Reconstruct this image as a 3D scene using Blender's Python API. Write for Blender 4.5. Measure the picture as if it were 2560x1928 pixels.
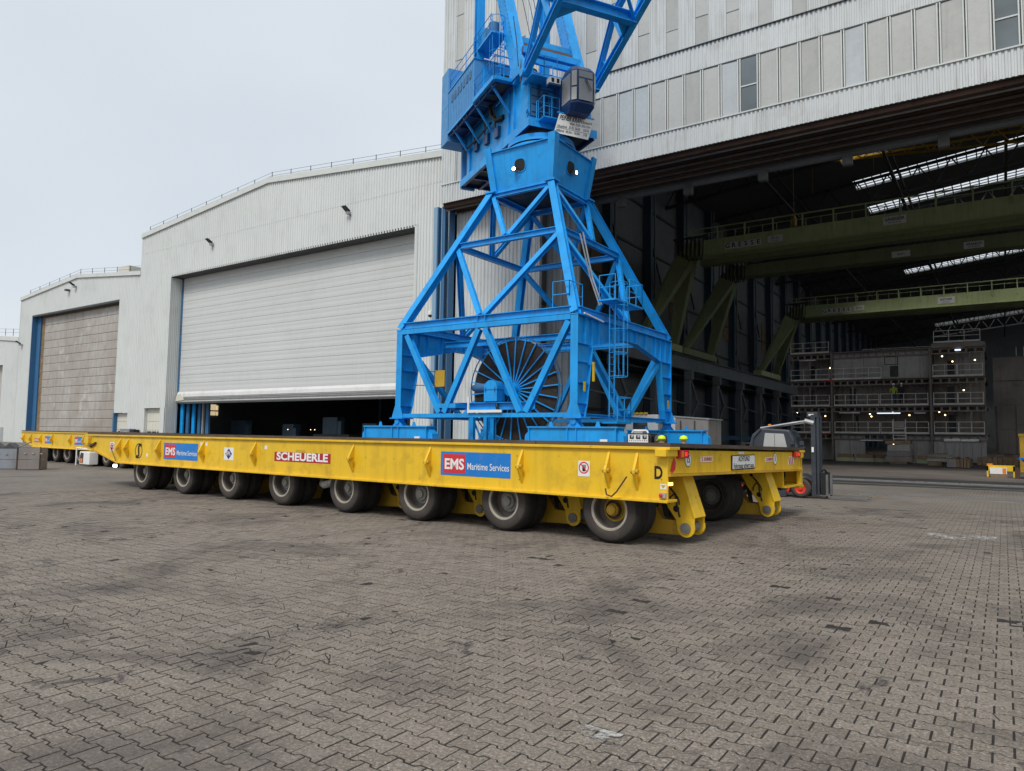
import bpy, math, random
from mathutils import Vector as V, Matrix
R = math.radians
random.seed(11)
for o in list(bpy.data.objects): bpy.data.objects.remove(o)
S = bpy.context.scene
COL = S.collection
# ------------------------------------------------------------------ camera
yaw, pitch, roll = R(-34.47), R(4.03), R(0.809)
fw = V((math.sin(yaw)*math.cos(pitch), math.cos(yaw)*math.cos(pitch), math.sin(pitch)))
r0 = V((math.cos(yaw), -math.sin(yaw), 0)); u0 = r0.cross(fw)
rt = r0*math.cos(roll) + u0*math.sin(roll); upv = u0*math.cos(roll) - r0*math.sin(roll)
cd = bpy.data.cameras.new('camera'); cam = bpy.data.objects.new('camera', cd); COL.objects.link(cam)
cd.sensor_width = 36.0; cd.lens = 1790/2560*36.0; cd.clip_start = 0.05; cd.clip_end = 3000
m = Matrix((rt, upv, -fw)).transposed().to_4x4(); m.translation = (0, 0, 1.7); cam.matrix_world = m
S.camera = cam
# ------------------------------------------------------------------ sky, sun, exposure
SUN_EL, SUN_AZ = R(52), R(170)      # azimuth measured from +Y towards +X: behind the camera
w = bpy.data.worlds.new('World'); S.world = w; w.use_nodes = True
nt = w.node_tree; nt.nodes.clear()
out = nt.nodes.new('ShaderNodeOutputWorld'); bg = nt.nodes.new('ShaderNodeBackground')
sky = nt.nodes.new('ShaderNodeTexSky'); sky.sky_type = 'NISHITA'; sky.sun_disc = False
sky.sun_elevation = SUN_EL; sky.sun_rotation = SUN_AZ; sky.dust_density = 3.0; sky.air_density = 1.2
tc = nt.nodes.new('ShaderNodeTexCoord'); mp = nt.nodes.new('ShaderNodeMapping'); mp.inputs['Scale'].default_value = (1, 1, 2.2)
ns = nt.nodes.new('ShaderNodeTexNoise'); ns.inputs['Scale'].default_value = 1.3; ns.inputs['Detail'].default_value = 4; ns.inputs['Roughness'].default_value = .45
rp = nt.nodes.new('ShaderNodeValToRGB')
rp.color_ramp.elements[0].position = .3; rp.color_ramp.elements[0].color = (6.2, 6.8, 7.4, 1)
rp.color_ramp.elements[1].position = .72; rp.color_ramp.elements[1].color = (7.6, 8.1, 8.6, 1)
mx = nt.nodes.new('ShaderNodeMix'); mx.data_type = 'RGBA'; mx.inputs['Factor'].default_value = .9
nt.links.new(tc.outputs['Generated'], mp.inputs['Vector']); nt.links.new(mp.outputs[0], ns.inputs['Vector'])
nt.links.new(ns.outputs['Fac'], rp.inputs[0]); nt.links.new(sky.outputs[0], mx.inputs['A']); nt.links.new(rp.outputs[0], mx.inputs['B'])
nt.links.new(mx.outputs['Result'], bg.inputs[0]); bg.inputs[1].default_value = .1
nt.links.new(bg.outputs[0], out.inputs[0])
sd = bpy.data.lights.new('sun', 'SUN'); sd.energy = 2.0; sd.angle = R(18); sd.color = (1, .97, .92)
sun = bpy.data.objects.new('sun', sd); COL.objects.link(sun)
sdir = V((math.sin(SUN_AZ)*math.cos(SUN_EL), math.cos(SUN_AZ)*math.cos(SUN_EL), math.sin(SUN_EL)))
sun.rotation_euler = sdir.to_track_quat('Z', 'Y').to_euler(); sun.location = sdir*60
S.render.engine = 'CYCLES'
S.view_settings.view_transform = 'Standard'; S.view_settings.look = 'None'; S.view_settings.gamma = 1
S.view_settings.use_curve_mapping = False; S.view_settings.exposure = 0.16
S.cycles.max_bounces = 8; S.cycles.diffuse_bounces = 6; S.cycles.glossy_bounces = 3; S.cycles.transmission_bounces = 4

# ------------------------------------------------------------------ material helpers
class NT:
    def __init__(s, name):
        s.m = bpy.data.materials.new(name); s.m.use_nodes = True; s.t = s.m.node_tree; s.t.nodes.clear()
        s.o = s.n('OutputMaterial'); s.p = s.n('BsdfPrincipled'); s.t.links.new(s.p.outputs[0], s.o.inputs[0])
        s.pos = s.n('NewGeometry').outputs['Position']
    def n(s, typ, props=None, **kw):
        nd = s.t.nodes.new('ShaderNode'+typ)
        for k, v in (props or {}).items(): setattr(nd, k, v)
        for k, v in kw.items(): s.set(nd, k, v)
        return nd
    def set(s, nd, k, v):
        i = nd.inputs[int(k[1:])] if k[0] == '_' and k[1:].isdigit() else nd.inputs[k.replace('_', ' ')]
        if isinstance(v, bpy.types.NodeSocket): s.t.links.new(v, i)
        elif isinstance(v, (tuple, list)) and len(v) == 3 and i.type == 'RGBA': i.default_value = (*v, 1)
        else: i.default_value = v
    def vmap(s, sc, vec=None):
        return s.n('Mapping', Vector=vec or s.pos, Scale=sc).outputs[0]
    def noise(s, scale, detail=4, rough=.5, vec=None, dist=0):
        return s.n('TexNoise', Vector=vec or s.pos, Scale=scale, Detail=detail, Roughness=rough, Distortion=dist).outputs['Fac']
    def ramp(s, fac, a, b, ca=0.0, cb=1.0):
        nd = s.n('MapRange', _0=fac, _1=a, _2=b, _3=ca, _4=cb); nd.clamp = True; return nd.outputs[0]
    def mix(s, f, a, b, mode='MIX'):
        nd = s.n('Mix', {'data_type': 'RGBA', 'blend_type': mode})
        s.set(nd, '_0', f); s.set(nd, '_6', a if isinstance(a, bpy.types.NodeSocket) else tuple(a)); s.set(nd, '_7', b if isinstance(b, bpy.types.NodeSocket) else tuple(b))
        return nd.outputs[2]
    def mul(s, a, b): return s.n('Math', {'operation': 'MULTIPLY'}, _0=a, _1=b).outputs[0]
    def add(s, a, b): return s.n('Math', {'operation': 'ADD'}, _0=a, _1=b).outputs[0]
    def bump(s, h, st, dist=.02):
        b = s.n('Bump', Strength=st, Distance=dist, Height=h); s.t.links.new(b.outputs[0], s.p.inputs['Normal'])
    def done(s, col, rough=.5, metal=0, spec=.5, emit=None, es=0):
        s.set(s.p, 'Base_Color', col); s.set(s.p, 'Roughness', rough); s.set(s.p, 'Metallic', metal); s.set(s.p, 'Specular_IOR_Level', spec)
        if emit: s.set(s.p, 'Emission_Color', emit); s.set(s.p, 'Emission_Strength', es)
        return s.m
MM = {}
def k3(c, f): return tuple(min(1, x*f) for x in c)
def paint(name, col, rough=.5, var=.1, sc=.8, dirt=(.1, .08, .06), da=.15, ds=1.5, streak=.0, speck=.0, bump=0, metal=0, spec=.4):
    t = NT(name); c = t.mix(t.ramp(t.noise(sc, 5), .3, .7), k3(col, 1-var), k3(col, 1+var))
    f = t.mul(t.ramp(t.noise(ds, 8, .65), .52, .78), da); c = t.mix(f, c, dirt)
    if streak:
        f = t.ramp(t.noise(1, 5, .6, t.vmap((5, 5, .35))), .5, .8); c = t.mix(t.mul(f, streak), c, dirt)
    if speck:
        f = t.ramp(t.noise(12, 5, .7), .66, .71); c = t.mix(t.mul(f, speck), c, (.09, .045, .02))
    r = t.ramp(t.noise(3, 4), .3, .7, max(0, rough-.1), min(1, rough+.12))
    if bump: t.bump(t.noise(9, 5), bump, .01)
    MM[name] = t.done(c, r, metal, spec); return MM[name]
def glow(name, col, st):
    t = NT(name); MM[name] = t.done(col, .4, emit=col, es=st); return MM[name]
def glassy(name, col, rough=.08):
    t = NT(name); c = t.mix(t.ramp(t.noise(.35, 3), .35, .65), k3(col, .75), k3(col, 1.25)); MM[name] = t.done(c, rough, spec=.6); return MM[name]

paint('yellow', (.80, .505, .022), .42, .09, .5, (.2, .11, .03), .5, 2.4, .28, .9)
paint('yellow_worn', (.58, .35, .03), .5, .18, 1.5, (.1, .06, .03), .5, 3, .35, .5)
paint('blue', (.012, .335, .80), .40, .13, .7, (.02, .12, .26), .55, 1.6, .42, .4)
paint('blue_pale', (.07, .28, .58), .5, .08, .6, (.1, .2, .3), .3, 1.5, .25)
paint('navy', (.012, .045, .15), .35, .1)
paint('hall_blue', (.045, .15, .30), .5, .06, .4, (.06, .09, .12), .35, .8, .3)
paint('hall_blue_light', (.22, .36, .5), .5, .06, .4, (.3, .25, .18), .25, .8, .3)
paint('white_wall', (.655, .675, .66), .5, .03, .15, (.4, .4, .36), .35, .4, .3)
paint('white_wall_shiny', (.61, .63, .625), .42, .06, .3, (.28, .26, .22), .4, .6, .5)
paint('trim', (.62, .64, .61), .5, .04)
paint('cream', (.66, .64, .55), .55, .05, .5, (.35, .3, .22), .3, 1.0, .3)
paint('door_grey', (.58, .59, .58), .5, .03, .12, (.4, .38, .35), .22, .35, .2)
paint('door_white', (.68, .68, .66), .5, .05, .3, (.3, .28, .24), .35, 1.5, .2)
paint('grey_dark', (.06, .065, .065), .6, .15)
paint('black', (.012, .012, .013), .5, .2)
paint('steel', (.22, .22, .215), .45, .15, 2, (.12, .07, .04), .4, 3, .2, metal=.4)
paint('galv', (.4, .41, .41), .45, .12, 2, (.2, .17, .13), .3, 3, metal=.3)
paint('rail_grey', (.55, .54, .5), .55, .15, 2)
paint('deck', (.085, .062, .05), .7, .3, 1.2, (.03, .025, .02), .6, 4, .0, .3, .3)
paint('rust', (.075, .042, .028), .8, .4, .5, (.15, .08, .045), .6, 2.5, .3, 0, .3)
paint('ship_steel', (.2, .175, .155), .7, .25, .35, (.1, .055, .03), .7, .8, .5)
paint('ship_panel', (.33, .315, .295), .6, .1, .3, (.15, .1, .07), .5, .8, .6)
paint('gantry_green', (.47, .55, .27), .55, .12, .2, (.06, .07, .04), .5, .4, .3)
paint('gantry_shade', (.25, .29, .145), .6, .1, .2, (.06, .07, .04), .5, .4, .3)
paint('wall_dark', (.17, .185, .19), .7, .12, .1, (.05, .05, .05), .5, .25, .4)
paint('col_grey', (.21, .23, .24), .6, .12, .3, (.1, .08, .06), .4, .8, .3)
paint('col_blue', (.08, .13, .18), .6, .12, .3)
paint('roof_dark', (.13, .14, .145), .8, .1, .2)
paint('window_film', (.50, .50, .475), .28, .06, .25, (.34, .33, .29), .4, .35, .25)
paint('window_film_b', (.49, .52, .53), .25, .08, .3, (.34, .35, .34), .3, .4, .3)
paint('window_film_c', (.44, .44, .415), .3, .1, .4, (.25, .24, .21), .4, .5, .3)
paint('tyre', (.022, .02, .018), .85, .25, 2.5, (.10, .08, .065), .55, 3, 0, 0, .2)
paint('tyre_wall', (.052, .043, .037), .8, .2, 1.5, (.13, .105, .085), .5, 2.5, 0, 0, .15)
paint('rim_white', (.38, .35, .29), .55, .12, 3, (.14, .09, .05), .6, 6)
paint('rim_dark', (.10, .085, .075), .6, .25, 4, (.05, .035, .025), .6, 6)
paint('hub_grey', (.25, .24, .22), .6, .2, 5, (.08, .05, .03), .6, 8)
paint('sign_white', (.78, .78, .76), .5, .03, 1, (.4, .36, .3), .25, 3)
paint('sign_blue', (.01, .19, .58), .4, .06, 1, (.3, .3, .3), .2, 5)
paint('sign_red', (.62, .035, .04), .4, .06, 1)
paint('dark_red', (.42, .018, .02), .45, .06, 1)
paint('sign_text', (.8, .79, .78), .5, .03)
paint('purple', (.05, .03, .16), .5, .05)
paint('orange', (.75, .22, .02), .5, .1)
paint('red_machine', (.62, .05, .025), .45, .08, 1, (.1, .05, .04), .3, 3)
paint('fork_grey', (.04, .047, .058), .4, .08, 1, (.15, .14, .12), .25, 4)
paint('chrome', (.6, .6, .6), .2, .05, 1, metal=.9)
paint('helmet', (.62, .80, .02), .4, .04)
paint('vest', (.5, .65, .03), .7, .1)
paint('wood', (.24, .16, .09), .8, .25, 2, (.1, .07, .05), .5, 3)
paint('wood_pale', (.34, .36, .24), .8, .2, 1, (.15, .12, .08), .4, 2)
paint('scrap', (.24, .26, .29), .6, .12, 1, (.17, .11, .07), .8, 1.6, .5)
paint('scrap_brown', (.24, .215, .20), .65, .15, 1, (.2, .12, .07), .7, 1.8, .5)
paint('skip_blue', (.01, .12, .5), .5, .1, 1, (.1, .1, .1), .3, 2)
paint('cable', (.055, .042, .034), .7, .3, 6)
paint('concrete', (.15, .14, .13), .9, .15, .8, (.06, .055, .05), .6, 1.2, bump=.2)
paint('asphalt', (.03, .031, .028), .9, .25, .6, (.03, .028, .025), .6, 1.5, bump=.3)
paint('hall_concrete', (.14, .12, .105), .75, .3, .15, (.04, .033, .03), .7, .35, bump=.1)
paint('yellow_line', (.30, .2, .05), .85, .3, 2, (.1, .09, .07), .7, 2)
paint('rail_steel', (.36, .36, .37), .3, .1, 3, metal=.7)
t = NT('worn_paint'); tr_ = t.n('BsdfTransparent'); mx_ = t.n('MixShader', _0=t.ramp(t.add(t.noise(9, 5, .7), t.mul(t.noise(1.6, 3), .6)), .78, .92)); t.t.links.new(tr_.outputs[0], mx_.inputs[1]); t.t.links.new(t.p.outputs[0], mx_.inputs[2]); t.t.links.new(mx_.outputs[0], t.o.inputs[0]); MM['worn_paint'] = t.done((.4, .39, .37), .85)
paint('worn_white', (.36, .355, .34), .85, .3, 6, (.13, .12, .11), .8, 8)
paint('tarp', (.55, .56, .56), .6, .08, 1, (.3, .28, .25), .35, 1.5, .3)
glassy('glass_dark', (.03, .04, .05)); glassy('glass_mid', (.24, .26, .28), .1); glassy('glass_cab', (.42, .42, .41), .12)
glassy('film_dark', (.13, .155, .165), .2)
glow('lamp_white', (1, .93, .82), 14); glow('lamp_cool', (.85, .9, 1), 9); glow('lamp_warm', (1, .72, .38), 4); glow('lamp_amber', (1, .36, .05), 8)
glow('lamp_tube', (.75, .85, 1), 1.2); glow('lit_window', (.95, .74, .45), .55); glow('lamp_red', (.8, .03, .03), .9)

# stained fabric door of the small hall
t = NT('door_stained')
c = t.mix(t.ramp(t.noise(.09, 5, .6, dist=1), .32, .66), (.335, .30, .265), (.46, .44, .41))
c = t.mix(t.ramp(t.noise(1.4, 6, .6, t.vmap((1.2, 1, .5))), .42, .72, 0, .5), c, (.26, .205, .155))
c = t.mix(t.ramp(t.noise(.6, 4), .60, .74, 0, .5), c, (.6, .6, .58))
MM['door_stained'] = t.done(c, .65)
# tarnished board lettering and paving
def paver_mat(name, individual):
    t = NT(name)
    if individual: rnd = t.n('ObjectInfo').outputs['Random']
    else: rnd = t.n('Attribute', {'attribute_name': 'tone'}).outputs['Fac']
    base = t.mix(rnd, (.148, .122, .098), (.215, .18, .148))
    base = t.mix(t.ramp(t.noise(170, 2, .6), .42, .62), base, (.34, .32, .285), 'MIX') if False else base
    g = t.noise(46, 6, .85); base = t.mix(t.ramp(g, .52, .63, 0, .9), base, (.45, .40, .34)); base = t.mix(t.ramp(g, .48, .37, 0, .92), base, (.035, .03, .026)); base = t.mix(t.ramp(t.noise(11, 4, .6), .35, .7, 0, .3), base, (.15, .125, .11))
    base = t.mix(t.ramp(t.noise(.28, 5, .55), .35, .7, 0, .3), base, (.25, .215, .175))
    st = t.ramp(t.noise(.5, 8, .68, dist=.8), .49, .66, 0, .72); base = t.mix(st, base, (.062, .05, .047)); s2_ = t.ramp(t.noise(1.7, 7, .7, dist=1.0), .60, .67, 0, .8); base = t.mix(s2_, base, (.038, .032, .034))
    sp = t.ramp(t.noise(3.2, 6, .72, dist=.4), .62, .70, 0, .8); base = t.mix(sp, base, (.035, .032, .033))
    sk = t.ramp(t.noise(1, 6, .6, t.vmap((.35, 3.2, 1)), 1.2), .64, .72, 0, .6); base = t.mix(sk, base, (.05, .045, .042))
    t.bump(t.noise(160, 3, .7), .35, .004)
    MM[name] = t.done(base, t.ramp(t.noise(.42, 7, .62, dist=.6), .55, .75, .86, .62), spec=.35)
paver_mat('paver', True); paver_mat('paver_field', False)
t = NT('joint_bed')
c = t.mix(t.ramp(t.noise(7, 6, .7), .35, .65), (.022, .018, .014), (.06, .05, .038)); c = t.mix(t.ramp(t.noise(1.1, 5, .6), .62, .72, 0, .7), c, (.04, .055, .012))
t.bump(t.noise(60, 4), .5, .01); MM['joint_bed'] = t.done(c, .95)
t = NT('joint_sand')
c = t.mix(t.ramp(t.noise(9, 6, .7), .35, .65), (.009, .007, .006), (.028, .022, .016)); c = t.mix(t.ramp(t.noise(1.3, 6, .7), .60, .72, 0, .7), c, (.03, .042, .01))
t.bump(t.noise(70, 4), .6, .01); MM['joint_sand'] = t.done(c, .95)
t = NT('far_paving')
br = t.n('TexBrick', {'offset': .5}, Vector=t.pos, Scale=1, Mortar_Size=.012, Brick_Width=.199, Row_Height=.141, Color1=(.138, .114, .092), Color2=(.185, .156, .128), Mortar=(.05, .043, .036))
c = br.outputs['Color']
c = t.mix(t.ramp(t.noise(.28, 5, .55), .35, .7, 0, .35), c, (.27, .24, .20))
c = t.mix(t.ramp(t.noise(.42, 7, .62, dist=.6), .56, .72, 0, .62), c, (.055, .048, .046))
c = t.mix(t.ramp(t.noise(1, 6, .6, t.vmap((.35, 3.2, 1)), 1.2), .68, .76, 0, .55), c, (.05, .045, .042))
MM['far_paving'] = t.done(c, .85)
t = NT('dark_patch')
c = t.mix(t.ramp(t.noise(9, 5), .4, .6), (.012, .013, .02), (.05, .045, .045)); MM['dark_patch'] = t.done(c, .6)

# ------------------------------------------------------------------ mesh helpers
ORG = {}
class MB:
    def __init__(s): s.v = []; s.f = []
    def add(s, vs, fs):
        b = len(s.v); s.v += [tuple(p) for p in vs]; s.f += [tuple(i+b for i in f) for f in fs]; return s
    def box(s, x0, y0, z0, x1, y1, z1):
        return s.add([(x0,y0,z0),(x1,y0,z0),(x1,y1,z0),(x0,y1,z0),(x0,y0,z1),(x1,y0,z1),(x1,y1,z1),(x0,y1,z1)],
                     [(3,2,1,0),(4,5,6,7),(0,1,5,4),(1,2,6,5),(2,3,7,6),(3,0,4,7)])
    def loft(s, rings, caps=True):
        n = len(rings[0]); vs = [p for r in rings for p in r]; fs = []
        for k in range(len(rings)-1):
            for i in range(n): fs.append((k*n+i, k*n+(i+1) % n, (k+1)*n+(i+1) % n, (k+1)*n+i))
        if caps: fs += [tuple(range(n-1, -1, -1)), tuple((len(rings)-1)*n+i for i in range(n))]
        return s.add(vs, fs)
    def extr(s, prof, p0, p1, up=(0,0,1), prof2=None):
        p0, p1 = V(p0), V(p1); d = (p1-p0).normalized(); up = V(up)
        if abs(d.dot(up)) > .999: up = V((0,1,0))
        a = d.cross(up).normalized(); b = a.cross(d)
        return s.loft([[p0+a*x+b*y for x, y in prof], [p1+a*x+b*y for x, y in (prof2 or prof)]])
    def beam(s, p0, p1, w, h, up=(0,0,1)):
        return s.extr([(-w/2,-h/2),(w/2,-h/2),(w/2,h/2),(-w/2,h/2)], p0, p1, up)
    def ibm(s, p0, p1, w, h, tf=.035, tw=.03, up=(0,0,1)):
        a, b, c = w/2, h/2, tw/2
        return s.extr([(-a,-b),(a,-b),(a,-b+tf),(c,-b+tf),(c,b-tf),(a,b-tf),(a,b),(-a,b),(-a,b-tf),(-c,b-tf),(-c,-b+tf),(-a,-b+tf)], p0, p1, up)
    def tube(s, p0, p1, r, n=8, r2=None):
        q = [(math.cos(2*math.pi*i/n), math.sin(2*math.pi*i/n)) for i in range(n)]; r2 = r if r2 is None else r2
        return s.extr([(x*r, y*r) for x, y in q], p0, p1, (0,0,1), [(x*r2, y*r2) for x, y in q])
    def path(s, pts, r, n=6):
        for a, b in zip(pts[:-1], pts[1:]): s.tube(a, b, r, n)
        return s
    def prism(s, pts, ext):
        e = V(ext); return s.loft([[V(p) for p in pts], [V(p)+e for p in pts]])
    def lathe(s, prof, c, axis=(0,0,1), n=24):
        ax = V(axis).normalized(); t = V((0,0,1)) if abs(ax.z) < .9 else V((1,0,0)); a = ax.cross(t).normalized(); b = ax.cross(a); c = V(c)
        return s.loft([[c+ax*h+(a*math.cos(2*math.pi*i/n)+b*math.sin(2*math.pi*i/n))*max(r, .0005) for i in range(n)] for r, h in prof], False)
    def mesh(s, name, org=(0,0,0)):
        me = bpy.data.meshes.new(name); o = V(org)
        me.from_pydata([tuple(V(p)-o) for p in s.v], [], s.f); me.update(); return me
    def build(s, name, mat, parent=None, smooth=False, bevel=0, org=None):
        og = V((0,0,0))
        if parent is not None: og = ORG.get(parent, V((0,0,0)))
        elif org is not None: og = V(org)
        me = s.mesh(name, og); o = bpy.data.objects.new(name, me); COL.objects.link(o)
        me.materials.append(MM[mat] if isinstance(mat, str) else mat)
        if parent is not None: o.parent = parent; ORG[o] = og
        else: o.location = og; ORG[o] = og
        if smooth:
            me.polygons.foreach_set('use_smooth', [True]*len(me.polygons))
            me.set_sharp_from_angle(angle=R(40))
        if bevel:
            md = o.modifiers.new('bevel', 'BEVEL'); md.width = bevel; md.segments = 2; md.limit_method = 'ANGLE'; md.angle_limit = R(40)
        return o
def B(*a): return MB().box(*a)
def root(name, label, cat, loc=(0,0,0), group=None, rotz=None):
    o = bpy.data.objects.new(name, None); COL.objects.link(o); o.location = loc; o.empty_display_size = .2
    o['label'] = label; o['category'] = cat
    if group: o['group'] = group
    if rotz is not None: o.rotation_euler = (0, 0, rotz); ORG[o] = V((0,0,0))
    else: ORG[o] = V(loc)
    return o
def tag(o, label, cat, group=None):
    o['label'] = label; o['category'] = cat
    if group: o['group'] = group
    return o
def struct(o): o['kind'] = 'structure'; return o
def inst(me, name, parent, loc, rot=(0,0,0), sc=(1,1,1)):
    o = bpy.data.objects.new(name, me); COL.objects.link(o); o.parent = parent
    o.location = V(loc)-ORG.get(parent, V((0,0,0))); o.rotation_euler = rot; o.scale = sc; ORG[o] = V((0,0,0)); return o
def copy_tree(o, parent=None):
    c = o.copy(); COL.objects.link(c); c.parent = parent; ORG[c] = ORG.get(o, V((0,0,0)))
    for ch in list(o.children): copy_tree(ch, c)
    return c
# lettering is turned to plain mesh once, at the start
TX = {}
def _txt(s, bold, align):
    cu = bpy.data.curves.new('lettering', 'FONT'); cu.body = s; cu.size = 1; cu.align_x = align; cu.align_y = 'CENTER'; cu.offset = bold; cu.extrude = 0.0; cu.resolution_u = 3
    o = bpy.data.objects.new('lettering', cu); COL.objects.link(o); bpy.context.view_layer.update()
    me = bpy.data.meshes.new_from_object(o.evaluated_get(bpy.context.evaluated_depsgraph_get()))
    bpy.data.objects.remove(o); bpy.data.curves.remove(cu); return me
STR = {'EMS': .028, 'Maritime Services': .006, 'SCHEUERLE': .035, 'EPL': .02, 'D': .03, '15': .015, '5': .015, 'ACHTUNG!': .012, 'Fahrzeug schert': .008, 'aus.': .008,
       'PEINER KRAN': .02, 'Bussard': .015, '44.0m  33.0m  20.0-15.0m': .012, 'Haupthub  35.0t  56.0t    120.0t': .012, 'Hilfshub  46.0m - 16.0m     5.0t': .012,
       'G': .02, 'R': .02, 'E': .02, 'S': .02, 'GÄNSEGEIER': .02, 'KRANICH': .02, 'INV.-NR. 401140': .005, 'Tragfähigkeit': .0, '2x15 t': .01, 'BARTGEIER': .02}
for k, b in STR.items(): TX[k] = _txt(k, b, 'CENTER')
def text(s, size, c, right, up, mat, parent, sx=1.0, name='lettering', width=None):
    me = TX[s].copy()
    if width:
        xs = [v.co.x for v in me.vertices]; sx = width/((max(xs)-min(xs))*size)
    r, u = V(right).normalized(), V(up).normalized(); n = r.cross(u)
    m = Matrix((r*size*sx, u*size, n*size)).transposed().to_4x4(); m.translation = V(c)-ORG.get(parent, V((0,0,0)))
    me.transform(m); me.materials.clear(); me.materials.append(MM[mat]); o = bpy.data.objects.new(name, me); COL.objects.link(o); o.parent = parent; return o
X_, Y_, Z_ = V((1,0,0)), V((0,1,0)), V((0,0,1))

# ================================================================== GROUND
struct(MB().add([(-1500,-800,-.07),(1500,-800,-.07),(1500,2200,-.07),(-1500,2200,-.07)], [(0,1,2,3)]).build('ground', 'joint_bed'))
PX, PY = .199, .141
YM = 20.4
hx, hy, hb = .0935, .0765, .0535
OUT = [(-hx,-hy),(-.062,-hy),(-.043,-hb),(.043,-hb),(.062,-hy),(hx,-hy),(hx,hy),(.062,hy),(.043,hb),(-.043,hb),(-.062,hy),(-hx,hy)]
def paver_geom(poly, c=.002):
    n = len(poly); cx = sum(p[0] for p in poly)/n; cy = sum(p[1] for p in poly)/n
    top = []
    for x, y in poly:
        d = math.hypot(x-cx, y-cy); top.append((x-(x-cx)/d*c, y-(y-cy)/d*c, 0))
    vs = top + [(x, y, -c*.8) for x, y in poly] + [(x, y, -.05) for x, y in poly]
    fs = [tuple(range(n))]
    for k in (0, 1):
        for i in range(n):
            j = (i+1) % n; fs.append((k*n+i, (k+1)*n+i, (k+1)*n+j, k*n+j))
    return vs, fs
pave = root('pavement', 'x', 'x'); del pave['label']; del pave['category']; pave['kind'] = 'structure'
vs, fs = paver_geom(OUT); pm = MB().add(vs, fs).mesh('paver'); pm.materials.append(MM['paver'])
cells = []
for j in range(int(.9/PY), int(YM/PY)):
    y = j*PY; xa = max(-23.5, -2.95*y-1.2); xb = 2.2+.12*y
    for i in range(int(xa/PX), int(xb/PX)+1):
        x = i*PX+(PX/2 if j % 2 else 0)
        if math.hypot(x, y) < 23.5: cells.append((x, y))
def visible(x, y):
    d = V((x, y, -1.7)); z = d.dot(fw); return z > .3 and abs(d.dot(rt)/z)*1790 < 1290 and abs(d.dot(upv)/z)*1790 < 975
cells.sort(key=lambda c: c[0]**2+c[1]**2+(0 if visible(*c) else 1e6))
rg = random.Random(5)
AV, AF, AT = [], [], []
from mathutils import noise
def clip(P, px, py, nx, ny):
    o = []
    for (a, b), (c, d) in zip(P, P[1:]+P[:1]):
        f, g = (a-px)*nx+(b-py)*ny, (c-px)*nx+(d-py)*ny
        if f >= 0: o.append((a, b))
        if f*g < 0: t = f/(f-g); o.append((a+(c-a)*t, b+(d-b)*t))
    return o
def cut(polys, px, py, an, g):
    nx, ny = math.cos(an), math.sin(an); r = []
    for P in polys:
        for s_ in (1, -1):
            q = clip(P, px+nx*g*s_, py+ny*g*s_, nx*s_, ny*s_)
            if len(q) > 2 and abs(sum(a*d-c*b for (a, b), (c, d) in zip(q, q[1:]+q[:1]))) > .0006: r.append(q)
    return r or polys
def jit(): return rg.uniform(-.0012, .0012), rg.uniform(-.0012, .0012), rg.uniform(-.003, .0015), rg.uniform(-.007, .007), rg.uniform(-.01, .01), rg.uniform(-.01, .01)
import numpy as np
for k, (x, y) in enumerate(cells):
    dx, dy, dz, rz, tx, ty = jit()
    if k < 300:
        o = inst(pm, 'paver', pave, (x+dx, y+dy, dz), (tx, ty, rz)); continue
    polys = [OUT]; near = x*x+y*y < 230
    dm = noise.noise(V((x*.55, y*.55, 3.1)))+.5*noise.noise(V((x*1.7, y*1.7, 7.7)))
    if near and rg.random() < .09+max(0, dm-.05)*1.3:    # cracked stones, more of them in the worn patches
        for q in range(1 if dm < .25 else rg.choice((1, 2, 3))):
            an = rg.uniform(0, math.pi); polys = cut(polys, rg.uniform(-.05, .05), rg.uniform(-.03, .03), an, rg.uniform(.002, .005))
        if dm > .2 and len(polys) > 2 and rg.random() < .09: polys.pop(rg.randrange(len(polys)))
    tone = rg.random()
    for P in polys:
        v2, f2 = paver_geom(P, .002) if near else (None, None)
        if not near:
            n = 12; v2 = [(a, b, 0) for a, b in P]+[(a, b, -.03) for a, b in P]; f2 = [tuple(range(n))]+[(i, n+i, n+(i+1) % n, (i+1) % n) for i in range(n)]
        c, s_ = math.cos(rz), math.sin(rz); b = len(AV); ez = dz+rg.uniform(-.002, .002)
        AV += [(x+dx+a*c-q*s_, y+dy+a*s_+q*c, zz+ez+ty*a*.6+tx*q*.6) for a, q, zz in v2]
        AF += [tuple(i+b for i in f) for f in f2]; AT += [tone]*len(v2)
me = bpy.data.meshes.new('paver_field'); me.from_pydata(AV, [], AF); me.update()
at = me.attributes.new('tone', 'FLOAT', 'POINT'); at.data.foreach_set('value', np.array(AT, dtype=np.float32))
me.materials.append(MM['paver_field']); pf = bpy.data.objects.new('paver_field', me); COL.objects.link(pf); pf.parent = pave; pf['kind'] = 'stuff'
MB().add([(-26,.3,-.0045),(6,.3,-.0045),(6,YM+.2,-.0045),(-26,YM+.2,-.0045)], [(0,1,2,3)]).build('joint_sand', 'joint_sand', pave)
# far paving: sheet beyond the built stones
FP = []
def edge(x): # inner limit of sheet
    return 0
m_ = MB()
def sheet(x0, y0, x1, y1): m_.add([(x0,y0,-.003),(x1,y0,-.003),(x1,y1,-.003),(x0,y1,-.003)], [(0,1,2,3)])
sheet(-400, YM-.1, 60, 24.65); sheet(-400, -400, -23.4, YM-.1); sheet(24, -400, 60, YM-.1); sheet(-400, 24.65, -33, 39.9)
m_.build('far_paving', 'far_paving', pave)
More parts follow.
